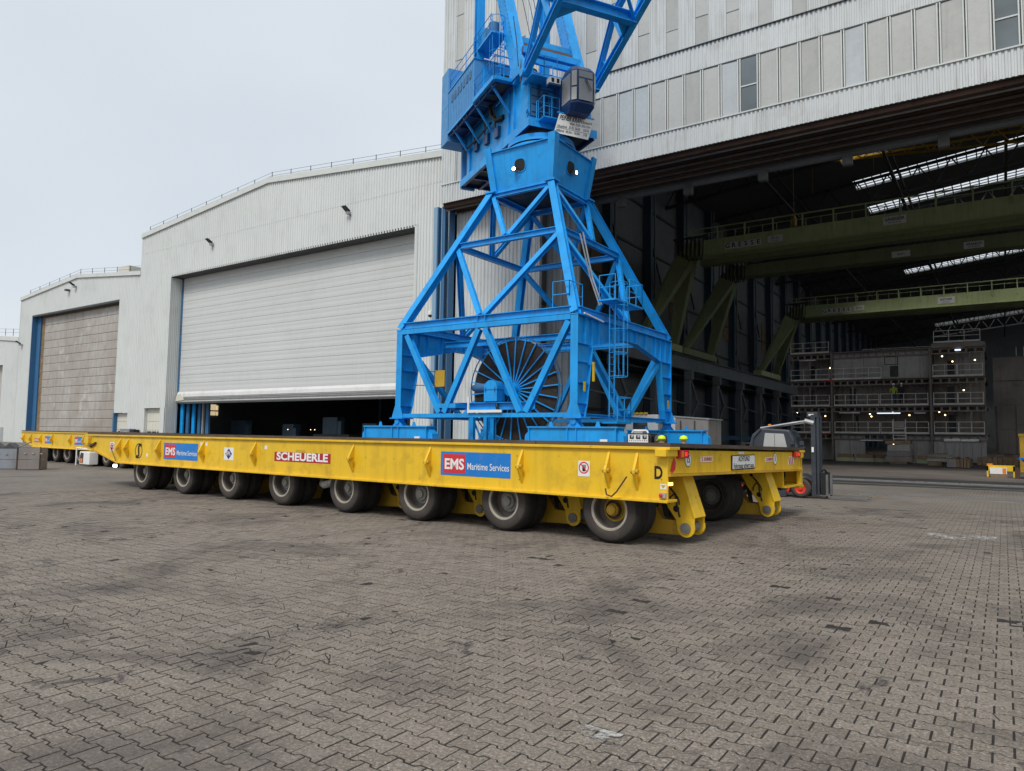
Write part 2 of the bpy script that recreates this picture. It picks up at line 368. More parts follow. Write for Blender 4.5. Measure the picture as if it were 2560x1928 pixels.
# wedge of sheet between the round limit of stones and the strips
m_ = MB(); N_ = 60
for i in range(N_):
    a0, a1 = R(-76+i*86/N_), R(-76+(i+1)*86/N_)
    p = lambda a, r: (math.sin(a)*r, math.cos(a)*r, -.0035)
    m_.add([p(a0, 23.35), p(a1, 23.35), p(a1, 31), p(a0, 31)], [(0,1,2,3)])
m_.build('paving_ring', 'far_paving', pave)
# rail apron: dark asphalt with concrete strips, rails and worn yellow lines
apron = struct(B(-33, 24.65, -.06, 60, 38.2, -.012).build('apron', 'asphalt'))
for n_, y0, y1, z, mt in (('concrete_strip', 24.75, 25.12, 0, 'concrete'), ('yellow_line', 24.7, 24.75, .002, 'yellow_line'), ('concrete_strip', 25.28, 25.75, 0, 'concrete'), ('yellow_line', 26.3, 26.5, -.006, 'yellow_line'), ('concrete_strip', 26.7, 27.2, -.002, 'concrete'),
                      ('yellow_line', 27.5, 27.65, -.005, 'yellow_line'), ('concrete_strip', 29.5, 29.75, -.004, 'concrete'), ('concrete_strip', 31.9, 32.1, -.004, 'concrete'), ('concrete_strip', 33.9, 34.72, 0, 'concrete'), ('concrete_strip', 34.88, 35.5, 0, 'concrete')):
    B(-33, y0, -.03, 60, y1, z).build(n_, mt, apron)
for y in (25.2, 34.8):
    r_ = B(-60, y-.035, -.04, 60, y+.035, .012).build('rail_head', 'rail_steel', apron)
struct(B(-80, 38.2, -.06, 60, 245, -.004).build('hall_floor', 'hall_concrete'))
# marks on the paving: worn white letters, dark repair patches, white spill
def blot(name, x, y, rx, ry, mat, z=.005, n=14, seed=0):
    q = random.Random(seed); pts = []
    for i in range(n):
        a = 2*math.pi*i/n; k = q.uniform(.6, 1.15); pts.append((x+math.cos(a)*rx*k, y+math.sin(a)*ry*k, z))
    o = MB().add(pts, [tuple(range(n))]).build(name, mat, pave); return o
MB().add([(-1.25,14.7,.007),(-.2,14.9,.007),(-.15,15.75,.007),(-1.2,15.6,.007)], [(0,1,2,3)]).build('white_paint_mark', 'worn_paint', pave)
MB().add([(-2.12,3.66,.006),(-1.86,3.66,.006),(-1.84,3.86,.006),(-2.1,3.86,.006)], [(0,1,2,3)]).build('white_paint_mark', 'worn_paint', pave)

# ================================================================== HEAVY TRANSPORTER
TILT = .0145
def tz(y): return -TILT*y
# shared wheel meshes (axis along y, outer face at y=0)
def wheel_meshes():
    r = .53
    ty = MB(); prof = [(.30,.02),(.34,-.005),(.42,-.012),(.475,.0),(.51,.03),(r,.075),(r,.235),(.51,.28),(.475,.31),(.42,.32),(.33,.31),(.30,.29)]
    ty.lathe(prof+[prof[0]], (0,0,0), (0,1,0), 40)
    for q in range(5):      # tread grooves as raised rings
        h = .085+q*.034; ty.lathe([(r-.004,h),(r+.008,h+.004),(r+.008,h+.024),(r-.004,h+.028)], (0,0,0), (0,1,0), 40)
    rim = MB(); rim.lathe([(.305,.0),(.325,.0),(.328,.02),(.30,.03),(.285,.05),(.285,.20),(.20,.215),(.19,.23),(.0,.23)], (0,0,0), (0,1,0), 36)
    hub = MB(); hub.lathe([(.20,.19),(.15,.17),(.135,.13),(.09,.12),(.085,.08),(.04,.07),(0,.07)], (0,0,0), (0,1,0), 20)
    for i in range(10):
        a = i*math.pi/5; hub.tube((math.cos(a)*.165, .20, math.sin(a)*.165), (math.cos(a)*.165, .165, math.sin(a)*.165), .016, 6)
    ring = MB(); ring.lathe([(.288,.012),(.30,-.006),(.328,-.004),(.332,.008),(.326,.02)], (0,0,0), (0,1,0), 40)
    R_ = {}
    for n, b, mt in (('tyre', ty, 'tyre_wall'), ('wheel', rim, 'rim_dark'), ('hub', hub, 'hub_grey'), ('rim_ring', ring, 'rim_white')):
        me = b.mesh(n); me.materials.append(MM[mt]); me.polygons.foreach_set('use_smooth', [True]*len(me.polygons)); me.set_sharp_from_angle(angle=R(35)); R_[n] = me
    R_['tyre'].materials.append(MM['tyre'])
    for p in R_['tyre'].polygons:
        c = p.center
        if math.hypot(c.x, c.z) > .49: p.material_index = 1
    hy_ = MB().lathe([(.20,.2),(.17,.19),(.15,.15)], (0,0,0), (0,1,0), 20).lathe([(.10,.18),(.105,.11),(.085,.09),(.08,.05),(.04,.04),(0,.04)], (0,0,0), (0,1,0), 20)
    for i in range(6): a = i*math.pi/3; hy_.tube((math.cos(a)*.06, .09, math.sin(a)*.06), (math.cos(a)*.06, .035, math.sin(a)*.06), .012, 6)
    hy_ = hy_.mesh('hub'); hy_.materials.append(MM['yellow_worn']); R_['hub_y'] = hy_
    return R_
WM = wheel_meshes()
def add_wheel(P, x, y, hub='hub', ring=True):
    w_ = inst(WM['wheel'], 'wheel', P, (x, y, .53), (0, random.uniform(0, 3), R(random.uniform(-2.5, 2.5))))
    inst(WM['tyre'], 'tyre', w_, (0,0,0)); inst(WM[hub], 'hub', w_, (0,0,0))
    if ring: inst(WM['rim_ring'], 'rim_ring', w_, (0,0,0))
    return w_
def arm(P, x, y, fl=1):
    """pendulum axle: fixed arm leaning back to a knee pin and a swing arm to the axle"""
    a = MB(); kx, kz = x+.95, .25
    if fl < 0:
        M0 = MB.build
        def flip(m):
            m.v = [(2*x-p[0], p[1], p[2]) for p in m.v]; m.f = [f[::-1] for f in m.f]; return m
    else: flip = lambda m: m
    for yy in (y, y+.40):
        a.prism([(x+.22, yy, 1.3), (x+.80, yy, 1.2), (kx+.14, yy, kz+.16), (kx+.13, yy, kz-.08), (kx-.02, yy, kz-.14), (kx-.15, yy, kz-.04), (kx-.18, yy, kz+.12), (x+.52, yy, .72)], (0, .035, 0))
    a.prism([(x+.80, y, 1.2), (x+.85, y, 1.18), (kx+.16, y, kz+.17), (kx+.11, y, kz+.15)], (0, .435, 0))
    o = flip(a).build('suspension_arm', 'yellow', P, bevel=.006)
    for yy in (y-.012, y+.412):
        flip(MB().lathe([(.15,0),(.15,.03),(0,.03)], (kx, yy, kz), (0,1,0), 20).lathe([(.15,0),(0,0)], (kx, yy, kz), (0,1,0), 20)).build('knee_plate', 'yellow', o)
    flip(MB().lathe([(.055,-.004),(0,-.004)], (x+.78, y, .55), (0,1,0), 14).lathe([(.035,-.004),(0,-.004)], (x+.62, y, .95), (0,1,0), 12)).build('arm_hole', 'black', o)
    flip(MB().prism([(x+.5, y-.003, .74), (x+.62, y-.003, .6), (x+.66, y-.003, .36), (x+.56, y-.003, .42)], (0, .002, 0))).build('arm_cutout', 'black', o)
    flip(MB().prism([(x+.56, y-.004, 1.04), (x+.66, y-.004, 1.04), (x+.61, y-.004, 1.13)], (0, .003, 0))).build('warning_mark', 'orange', o)
    s_ = MB()
    s_.prism([(kx-.1, y+.07, kz+.1), (kx+.06, y+.07, kz-.05), (kx-.08, y+.07, kz-.13), (x+.05, y+.07, .10), (x-.1, y+.07, .45), (x+.1, y+.07, .6), (x+.3, y+.07, .62), (x+.5, y+.07, .36)], (0, .28, 0))
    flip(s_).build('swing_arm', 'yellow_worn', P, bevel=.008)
    flip(MB().tube((kx, y-.05, kz), (kx, y+.49, kz), .085, 18).tube((kx, y-.06, kz), (kx, y-.05, kz), .05, 12)).build('knee_pin', 'steel', o, smooth=True)
    h = MB(); h.path([(x+.55, y-.01, 1.12), (x+.62, y-.02, .95), (x+.78, y-.02, .78), (x+.8, y-.02, .6), (kx-.1, y-.02, .42)], .014)
    h.path([(kx-.2+.09*math.cos(t_), y-.015, .62+.16*math.sin(t_)) for t_ in [i*.45 for i in range(8)]], .011)
    flip(h).build('hose', 'black', o)
    flip(MB().tube((x+.3, y+.17, .55), (x+.72, y+.17, .95), .05, 10)).build('lift_cylinder', 'grey_dark', o, smooth=True)
    flip(B(x+.40, y+.02, .74, x+.47, y+.12, .79)).build('bracket_plate', 'galv', o)
def ems(P, x0, z0, x1, z1, y=-.004, part='sign_board', sx=.82):
    b = B(x0, y, z0, x1, 0, z1).build(part, 'sign_blue', P); h = z1-z0; w_ = x1-x0
    B(x0+.035*w_, y-.003, z0+.1*h, x0+.37*w_, y-.0005, z1-.1*h).build('red_field', 'sign_red', b)
    text('EMS', h*.62, (x0+.205*w_, y-.006, z0+.46*h), X_, Z_, 'sign_text', b, width=w_*.29)
    text('Maritime Services', h*.40, (x0+.69*w_, y-.003, z0+.40*h), X_, Z_, 'sign_text', b, width=w_*.58)
def disc(c, r, n=20, ax=(0,-1,0), t=.003): return MB().lathe([(r,0),(r,t),(0,t)], c, ax, n)
def transporter(name, label, loc, rz, L, wheels, hero):
    P = root(name, label, 'heavy trailer', loc, 'yellow shipyard transporters', rz); W = 7.25
    for side in (0, 1):
        yb = 0 if side == 0 else W; s_ = 1 if side == 0 else -1; d = tz(yb)
        g = MB(); g.prism([(-L+.05, yb, 1.52+d), (0, yb, 1.52+d), (0, yb, .76+d), (-L+2.15, yb, .76+d), (-L+.07, yb, 1.2+d)], (0, s_*.03, 0))
        sg = g.build('side_girder', 'yellow', P)
        B(-L-.05, min(yb-s_*.05, yb+s_*.32), 1.52+d, .06, max(yb-s_*.05, yb+s_*.32), 1.565+d).build('top_flange', 'yellow', sg, bevel=.006)
        B(-L+2.15, min(yb-s_*.06, yb+s_*.3), .725+d, .02, max(yb-s_*.06, yb+s_*.3), .765+d).build('bottom_flange', 'yellow', sg, bevel=.006)
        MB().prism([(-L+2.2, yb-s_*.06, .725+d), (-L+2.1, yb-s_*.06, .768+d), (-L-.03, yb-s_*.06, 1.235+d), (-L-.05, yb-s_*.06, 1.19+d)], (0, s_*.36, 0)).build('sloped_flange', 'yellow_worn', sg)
    # deck plates
    k = 8
    for i in range(k):
        x0 = -L-.03+(L+.08)*i/k; x1 = -L-.03+(L+.08)*(i+1)/k-.012
        MB().loft([[(x0,.02,1.567),(x1,.02,1.567),(x1,.02,1.628),(x0,.02,1.628)], [(x0,W-.02,1.567+tz(W)),(x1,W-.02,1.567+tz(W)),(x1,W-.02,1.628+tz(W)),(x0,W-.02,1.628+tz(W))]]).build('deck_plate', 'deck', P)
    B(-L+1.2, .9, 1.0-.1, -.9, W-.9, 1.5-.12).build('centre_frame', 'grey_dark', P)
    rbm = MB().loft([[(-.10,.03,1.16),(-.02,.03,1.16),(-.02,.03,1.52),(-.10,.03,1.52)], [(-.10,W-.05,1.12+tz(W)+.02),(-.02,W-.05,1.12+tz(W)+.02),(-.02,W-.05,1.52+tz(W)),(-.10,W-.05,1.52+tz(W))]]).build('rear_beam', 'yellow_worn' if False else 'yellow', P)
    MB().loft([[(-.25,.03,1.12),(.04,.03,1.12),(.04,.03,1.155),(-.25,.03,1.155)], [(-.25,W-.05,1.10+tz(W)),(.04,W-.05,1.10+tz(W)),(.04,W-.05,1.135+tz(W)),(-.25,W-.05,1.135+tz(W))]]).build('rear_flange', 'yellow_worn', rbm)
    # wheels and pendulum axles
    for i, x in enumerate(wheels):
        hb_ = 'hub_y' if i == 0 else 'hub'
        add_wheel(P, x, .14, hb_); add_wheel(P, x, .50, 'hub', False)
        arm(P, x, .98, 1 if i < 4 and hero else -1)
        if hero or i > len(wheels)-3:
            add_wheel(P, x, 4.28, 'hub', False); add_wheel(P, x, 4.64, 'hub', False); arm(P, x, 5.12, 1 if i < 4 and hero else -1)
    # lashing brackets with pins
    bx = (-.5, -1.0, -2.71, -4.9, -7.12, -10.65, -12.96, -15.21, -17.07, -17.56) if hero else [-.8, -3.2, -5.6, -7.4, -9.16, -10.9, -13.5, -15.2, -16.8, -18.0]
    for x in bx:
        b = MB(); b.prism([(x-.03, 0, 1.48), (x-.012, -.17, 1.2), (x-.012, -.17, 1.15), (x-.03, 0, .88), (x+.03, 0, .88), (x+.012, -.17, 1.15), (x+.012, -.17, 1.2), (x+.03, 0, 1.48)][0:4], (.045, 0, 0))
        o = b.build('lashing_bracket', 'yellow', P, bevel=.005)
        MB().tube((x-.05, -.115, 1.18), (x+.07, -.115, 1.18), .038, 12).build('pin', 'yellow_worn', o, smooth=True)
    if not hero: return P
    y = -.004
    ems(P, -4.63, .95, -2.97, 1.39); ems(P, -15.02, .93, -13.26, 1.38)
    b = B(-9.9, y, 1.04, -7.87, 0, 1.255).build('sign_board', 'dark_red', P); text('SCHEUERLE', .24, (-8.885, y-.003, 1.15), X_, Z_, 'sign_text', b, width=1.86)
    B(-9.1, -.002, 1.26, -8.75, 0, 1.32).build('faded_patch', 'yellow_worn', P)
    b = B(-12.02, y, 1.0, -11.6, 0, 1.31).build('sign_board', 'sign_white', P)
    MB().add([(-11.81, y-.003, 1.29), (-11.99+.03, y-.003, 1.155), (-11.81, y-.003, 1.02), (-11.63-.03, y-.003, 1.155)], [(0,1,2,3)]).build('diamond_mark', 'purple', b)
    text('EPL', .13, (-11.81, y-.006, 1.16), X_, Z_, 'sign_text', b, width=.2)
    b = B(-.24, -.002, 1.03, -.06, 0, 1.29).build('letter_plate', 'yellow_worn' if False else 'yellow', P); text('D', .27, (-.15, y-.003, 1.165), X_, Z_, 'black', b, .72)
    # round double-hook emblem: ring and bent stroke
    o = MB()
    n = 36; cx, cz = -16.45, 1.12
    ring = []
    for i in range(n):
        a, a2 = 2*math.pi*i/n, 2*math.pi*(i+1)/n
        f = lambda q, k: (cx+.215*k*math.cos(q), y, cz+.215*k*math.sin(q))
        o.add([f(a, .87), f(a, 1), f(a2, 1), f(a2, .87)], [(0,1,2,3)])
    pts = [(.16,.15),(.07,.185),(.0,.15),(-.015,.08),(0,0),(.015,-.08),(0,-.15),(-.07,-.185),(-.16,-.15)]
    for (a, b_), (c_, d_) in zip(pts[:-1], pts[1:]):
        q = V((c_-a, 0, d_-b_)).normalized(); nn_ = V((-q.z, 0, q.x))*.042; p, r_ = V((cx+a, y-.001, cz+b_)), V((cx+c_, y-.001, cz+d_))
        o.add([p-nn_, p+nn_, r_+nn_, r_-nn_], [(0,1,2,3)])
    o.build('round_emblem', 'black', P)
    def prohibit(x0, z0, x1, z1):
        b = B(x0, y, z0, x1, 0, z1).build('warning_sign', 'sign_white', P); cx, cz = (x0+x1)/2, z1-(x1-x0)*.5; r_ = (x1-x0)*.44
        o = MB(); n = 24
        for i in range(n):
            a, a2 = 2*math.pi*i/n, 2*math.pi*(i+1)/n; f = lambda q, k: (cx+r_*k*math.cos(q), y-.003, cz+r_*k*math.sin(q)); o.add([f(a, .8), f(a, 1), f(a2, 1), f(a2, .8)], [(0,1,2,3)])
        o.add([(cx-r_*.62, y-.005, cz+r_*.5), (cx-r_*.5, y-.005, cz+r_*.62), (cx+r_*.62, y-.005, cz-r_*.5), (cx+r_*.5, y-.005, cz-r_*.62)], [(0,1,2,3)])
        o.build('red_ring', 'sign_red', b)
        h = MB().add([(cx-r_*.25, y-.004, cz-r_*.6), (cx+r_*.25, y-.004, cz-r_*.6), (cx+r_*.35, y-.004, cz), (cx-r_*.3, y-.004, cz)], [(0,1,2,3)])
        for i in range(4):
            xx = cx-r_*.28+i*r_*.17; h.add([(xx, y-.004, cz), (xx+r_*.11, y-.004, cz), (xx+r_*.11+r_*.03*(i-1), y-.004, cz+r_*.5), (xx+r_*.03*(i-1), y-.004, cz+r_*.5)], [(0,1,2,3)])
        h.build('hand_mark', 'black', b)
    prohibit(-1.58, 1.06, -1.36, 1.31); prohibit(-18.25, 1.08, -17.98, 1.34)
    b = B(-.115, -.05, .80, -.015, 0, .875).build('stop_box', 'galv', P); MB().lathe([(.028,0),(.028,.02),(.0,.03)], (-.085, -.05, .838), (0,-1,0), 14).build('stop_button', 'sign_red', b, smooth=True)
    b = B(-.12, y, .925, -.02, 0, 1.005).build('small_label', 'sign_white', P); MB().add([(-.07, y-.003, .94), (-.11, y-.003, .99), (-.03, y-.003, .99)], [(0,1,2)]).build('triangle_mark', 'yellow_worn', b)
    for x, z in ((-16.0, .97), (-13.15, 1.33), (-12.9, 1.33), (-10.3, 1.3)): B(x, y, z, x+.1, 0, z+.09).build('small_label', 'sign_white', P)
    MB().path([(-.6, -.17, 1.1), (-.78, -.16, .86), (-.88, -.14, .78), (-.97, -.14, .80), (-.99, -.14, .9)], .012).build('lashing_hook', 'rust', P)
    # rear fittings
    B(-.15, -.13, 1.42, .03, .30, 1.535).build('lamp_housing', 'yellow', P, bevel=.008)
    for y0, y1, zz in ((.34, .68, 1.455), (6.55, 6.95, 1.38)):
        l = B(-.02, y0, zz-.065, .055, y1, zz+.06).build('tail_lamp', 'dark_red', P, bevel=.01)
        B(.05, y0+.15*(y1-y0), zz-.05, .06, y0+.4*(y1-y0), zz+.045).build('lamp_lens', 'orange', l); B(.05, y0+.55*(y1-y0), zz-.035, .061, y0+.75*(y1-y0), zz+.03).build('lamp_lens', 'lamp_red', l)
    B(-.02, 7.0, 1.30, .05, 7.2, 1.44).build('lamp_housing', 'yellow', P)
    for yy, zz, s_, sz in ((.80, 1.365, '15', .13), (5.29, 1.30, '5', .13)):
        d_ = MB().lathe([(.125,0),(.125,.004),(0,.004)], (-.02, yy, zz), (1,0,0), 24).build('number_disc', 'black', P)
        d2 = MB().lathe([(.112,0),(.112,.006),(0,.006)], (-.02, yy, zz), (1,0,0), 24).build('disc_face', 'sign_white', d_); text(s_, .17, (-.011, yy, zz), Y_, Z_, 'black', d_, .8)
    for y0, y1, zz in ((1.32, 1.82, 1.355), (4.65, 5.12, 1.295)):
        b = B(-.02, y0, zz-.045, -.014, y1, zz+.045).build('maker_plate', 'sign_white', P); text('SCHEUERLE', .075, (-.010, (y0+y1)/2+.05, zz), Y_, Z_, 'sign_red', b, width=.34)
        text('S', .1, (-.010, y0+.05, zz), Y_, Z_, 'sign_red', b)
    b = B(-.02, 2.72, 1.135, .0, 3.98, 1.405).build('warning_board', 'black', P); f = B(-.015, 2.75, 1.155, .004, 3.95, 1.39).build('board_face', 'sign_white', b)
    text('ACHTUNG!', .135, (.008, 3.35, 1.332), Y_, Z_, 'black', b, width=.62); text('Fahrzeug schert', .135, (.008, 3.22, 1.205), Y_, Z_, 'black', b, width=.86); text('aus.', .135, (.008, 3.80, 1.205), Y_, Z_, 'black', b, width=.22)
    B(-.02, 3.1, 1.425, -.012, 3.4, 1.465).build('small_label', 'sign_white', P)
    b = B(-.02, 6.24, 1.16, -.014, 6.66, 1.33).build('hazard_plate', 'sign_white', P)
    for q in range(3): MB().add([(-.010, 6.27+q*.13, 1.17), (-.010, 6.34+q*.13, 1.17), (-.010, 6.28+q*.13, 1.32), (-.010, 6.21+q*.13+.03, 1.32)], [(0,1,2,3)]).build('red_stripe', 'sign_red', b)
    MB().add([(-.01, .12, 1.2), (-.01, .2, 1.17), (-.01, .3, 1.22), (-.01, .32, 1.32), (-.01, .26, 1.41), (-.01, .18, 1.3)], [(0,1,2,3,4,5)]).build('reflector', 'sign_red', P)
    l = B(.0, .02, .985, .03, .12, 1.03).build('marker_lamp', 'lamp_amber', P)
    # far rear box with hydraulics
    q = MB(); q.box(-.6, 5.95, .70, -.05, 6.0, 1.08); q.box(-.65, 5.9, .66, .03, 7.2, .70); q.box(-.5, 6.9, .70, -.44, 7.15, 1.06); q.box(-.06, 7.02, .70, .02, 7.2, 1.08); q.box(-.6, 6.0, .70, -.56, 7.15, 1.08); q.build('rear_bracket', 'yellow', P)
    for yy in (6.2, 6.45, 6.6, 6.75): MB().path([(-.3, yy, 1.1), (-.25, yy+.03, .9), (-.3, yy, .74), (-.28, yy, .62)], .022).build('hydraulic_hose', 'black', P)
    B(-.4, 6.3, .58, -.2, 6.8, .66).build('valve_block', 'grey_dark', P)
    # front end fittings
    MB().prism([(-L+.3, -.06, 1.22), (-L+.7, -.06, 1.33), (-L+.7, -.06, 1.27), (-L+.35, -.06, 1.16)], (0, .05, 0)).build('front_gusset', 'rust', P)
    B(-L+.02, -.10, 1.28, -L+.32, 0, 1.47).build('lamp_housing', 'yellow', P, bevel=.008)
    MB().path([(-18.0, -.1, 1.2), (-17.62, -.1, .8)], .012).build('tie_rod', 'rust', P)
    l = B(-18.0, .0, .60, -17.84, .04, .68).build('work_lamp', 'lamp_cool', P); B(-18.02, .04, .58, -17.82, .1, .76).build('lamp_body', 'black', l)
    l = B(-1.86, .85, .70, -1.73, .87, .78).build('work_lamp', 'lamp_cool', P); B(-1.88, .87, .69, -1.71, .93, .9).build('lamp_body', 'black', l)
    o = MB(); o.path([(-8.75, .55, .62), (-8.6, .4, .56), (-8.4, .28, .555), (-8.15, .24, .60), (-8.0, .24, .68)], .085, 12); o.build('exhaust_pipe', 'galv', P, smooth=True)
    MB().lathe([(.075,0),(.075,.05)], (-8.83, .62, .65), (-1,.9,.35), 12).build('pipe_mouth', 'black', P)
    return P
wx = [-1.08, -3.23, -5.40, -7.57, -9.8, -12.0, -14.2, -16.5]
transporter('heavy_transporter', 'long yellow flatbed transporter in the foreground, between the crane and the paving', (-4.2, 10.3, 0), R(-2.6), 19.87, wx, True)
T2 = transporter('heavy_transporter', 'second yellow transporter parked at the far left behind the grey bins', (-27.6, 16.1, 0), R(-5.6), 18.6, [-1.9-i*1.65 for i in range(9)], False)
ems(T2, -14.7, .96, -13.65, 1.34); ems(T2, -10.45, .96, -9.25, 1.36)
b = B(-16.35, -.004, 1.0, -15.3, 0, 1.22).build('sign_board', 'dark_red', T2); text('SCHEUERLE', .18, (-15.82, -.007, 1.11), X_, Z_, 'sign_text', b, width=.95)
c = B(-8.7, -.35, .08, -7.5, .05, .68).build('driver_cab', 'sign_white', T2, bevel=.03)
MB().prism([(-8.62, -.354, .14), (-8.22, -.354, .14), (-8.18, -.354, .6), (-8.5, -.354, .64), (-8.62, -.354, .5)], (0, .003, 0)).build('cab_window', 'glass_dark', c)
B(-8.55, -.358, .16, -8.3, -.354, .36).build('orange_panel', 'orange', c)
MB().path([(-8.95, -.4, .02), (-8.95, -.4, .85), (-8.2, -.2, .8)], .03, 8).build('guard_bar', 'sign_white', c)
# grey scrap bins at the left edge
for nm, lab, x0, y0, ang, mt, top in (('scrap_bin', 'blue grey steel scrap bin cut by the left edge of the picture', -35.4, 12.35, -8, 'scrap', .86), ('scrap_bin', 'brown grey steel scrap bin standing before the far transporter', -33.98, 13.1, -8, 'scrap_brown', .92)):
    P = root(nm, lab, 'scrap bin', (x0, y0, 0), 'steel scrap bins', R(50)); W_, D_ = 1.3 if mt == 'scrap' else .85, .8
    P.rotation_euler = (0, 0, R(48))
    for q, (a, b_, c_, d_) in enumerate(((0,0,W_,.03),(0,D_-.03,W_,D_),(0,.03,.03,D_-.03),(W_-.03,.03,W_,D_-.03))):
        B(a, b_, .02, c_, d_, top*.46).build('side_panel', mt, P); B(a+.004, b_+.004, top*.475, c_-.004 if c_ > .1 else c_, d_-.004 if d_ > .1 else d_, top).build('side_panel', mt, P)
    B(.02, .02, .0, W_-.02, D_-.02, .03).build('floor_panel', 'rust', P)
    for xx in (0.0, W_): MB().beam((xx, -.005, 0), (xx, -.005, top+.04), .04, .04).build('corner_post', 'rust', P)
    for q in range(3): B(.25+q*.3, -.03, top*.72, .33+q*.3, 0, top*.76).build('lift_hook', 'galv', P)
    if mt == 'scrap':
        for q in range(2):
            MB().prism([(.1+q*.55, .1, top-.05), (.38+q*.55, .1, top+.24), (.7+q*.55, .1, top-.02)], (0, .6, 0)).build('scrap_sheet', 'grey_dark', P)
        MB().beam((1.1, .3, top), (1.75, .1, top+.3), .1, .02).build('scrap_strip', 'galv', P)

# ================================================================== BLUE PORTAL CRANE
CR = root('portal_crane', 'bright blue portal slewing crane with cable reel, standing behind the yellow transporter', 'crane', (-19, 30, 0))
XL, XR, YN, YF = -23.8, -14.2, 25.25, 34.75
def part(mb, name, mat='blue', parent=CR, **k): return mb.build(name, mat, parent, **k)
# travelling bogies on the rails
for x, xs in ((XL, -1), (XR, 1)):
    for y in (YN, YF):
        b = MB(); z0, z1 = .85, 2.05; x0, x1 = x-2.05, x+1.95
        b.prism([(x0, y-.28, z0), (x0, y-.28, z1), (x1, y-.28, z1), (x1, y-.28, z0)], (0, .56, 0)); bo = part(b, 'bogie_girder')
        part(B(x0-.05, y-.36, z1, x1+.08, y+.36, z1+.06), 'girder_flange', 'blue', bo)
        for xx in (x-.2, x+.2, x0+.02, x1-.02): part(B(xx-.02, y-.345, z0, xx+.02, y-.285, z1-.002), 'stiffener', 'blue', bo)
        for s_, xe in ((-1, x0), (1, x1)):
            part(MB().prism([(xe+s_*.003, y-.2, z1-.05), (xe+s_*.25, y-.2, z1-.3), (xe+s_*.38, y-.2, z0-.3), (xe+s_*.003, y-.2, z0-.3)], (0, .4, 0)), 'end_box', 'blue', bo)
        for q in range(4):
            xw = x-1.8+q*1.2; part(MB().lathe([(.0,-.08),(.36,-.08),(.36,.08),(0,.08)], (xw, y, .39), (0,1,0), 24), 'rail_wheel', 'grey_dark')
        part(MB().box(x-1.9, y-.2, .45, x+1.9, y+.2, .84), 'wheel_housing', 'blue')
        h = MB(); h.tube((x, y-.24, 2.32), (x, y+.24, 2.32), .13, 18); h.prism([(x-.3, y-.18, 2.115), (x+.3, y-.18, 2.115), (x+.14, y-.18, 2.3), (x-.14, y-.18, 2.3)], (0, .1, 0)); h.prism([(x-.3, y+.1, 2.115), (x+.3, y+.1, 2.115), (x+.14, y+.1, 2.3), (x-.14, y+.1, 2.3)], (0, .1, 0)); h.box(x-.2, y-.07, 2.34, x+.2, y+.07, 2.5)
        part(h, 'hinge', 'blue')
        for xx in (x-1.0, x+1.15):
            part(MB().prism([(xx-.11, y-.3, 2.112), (xx+.11, y-.3, 2.112), (xx+.05, y-.3, 2.3), (xx-.05, y-.3, 2.3)], (0, .03, 0)), 'lifting_lug', 'blue')
    part(B(x+1.3, YN-.40, 1.35, x+1.62, YN-.39, 1.62), 'small_label', 'sign_white')
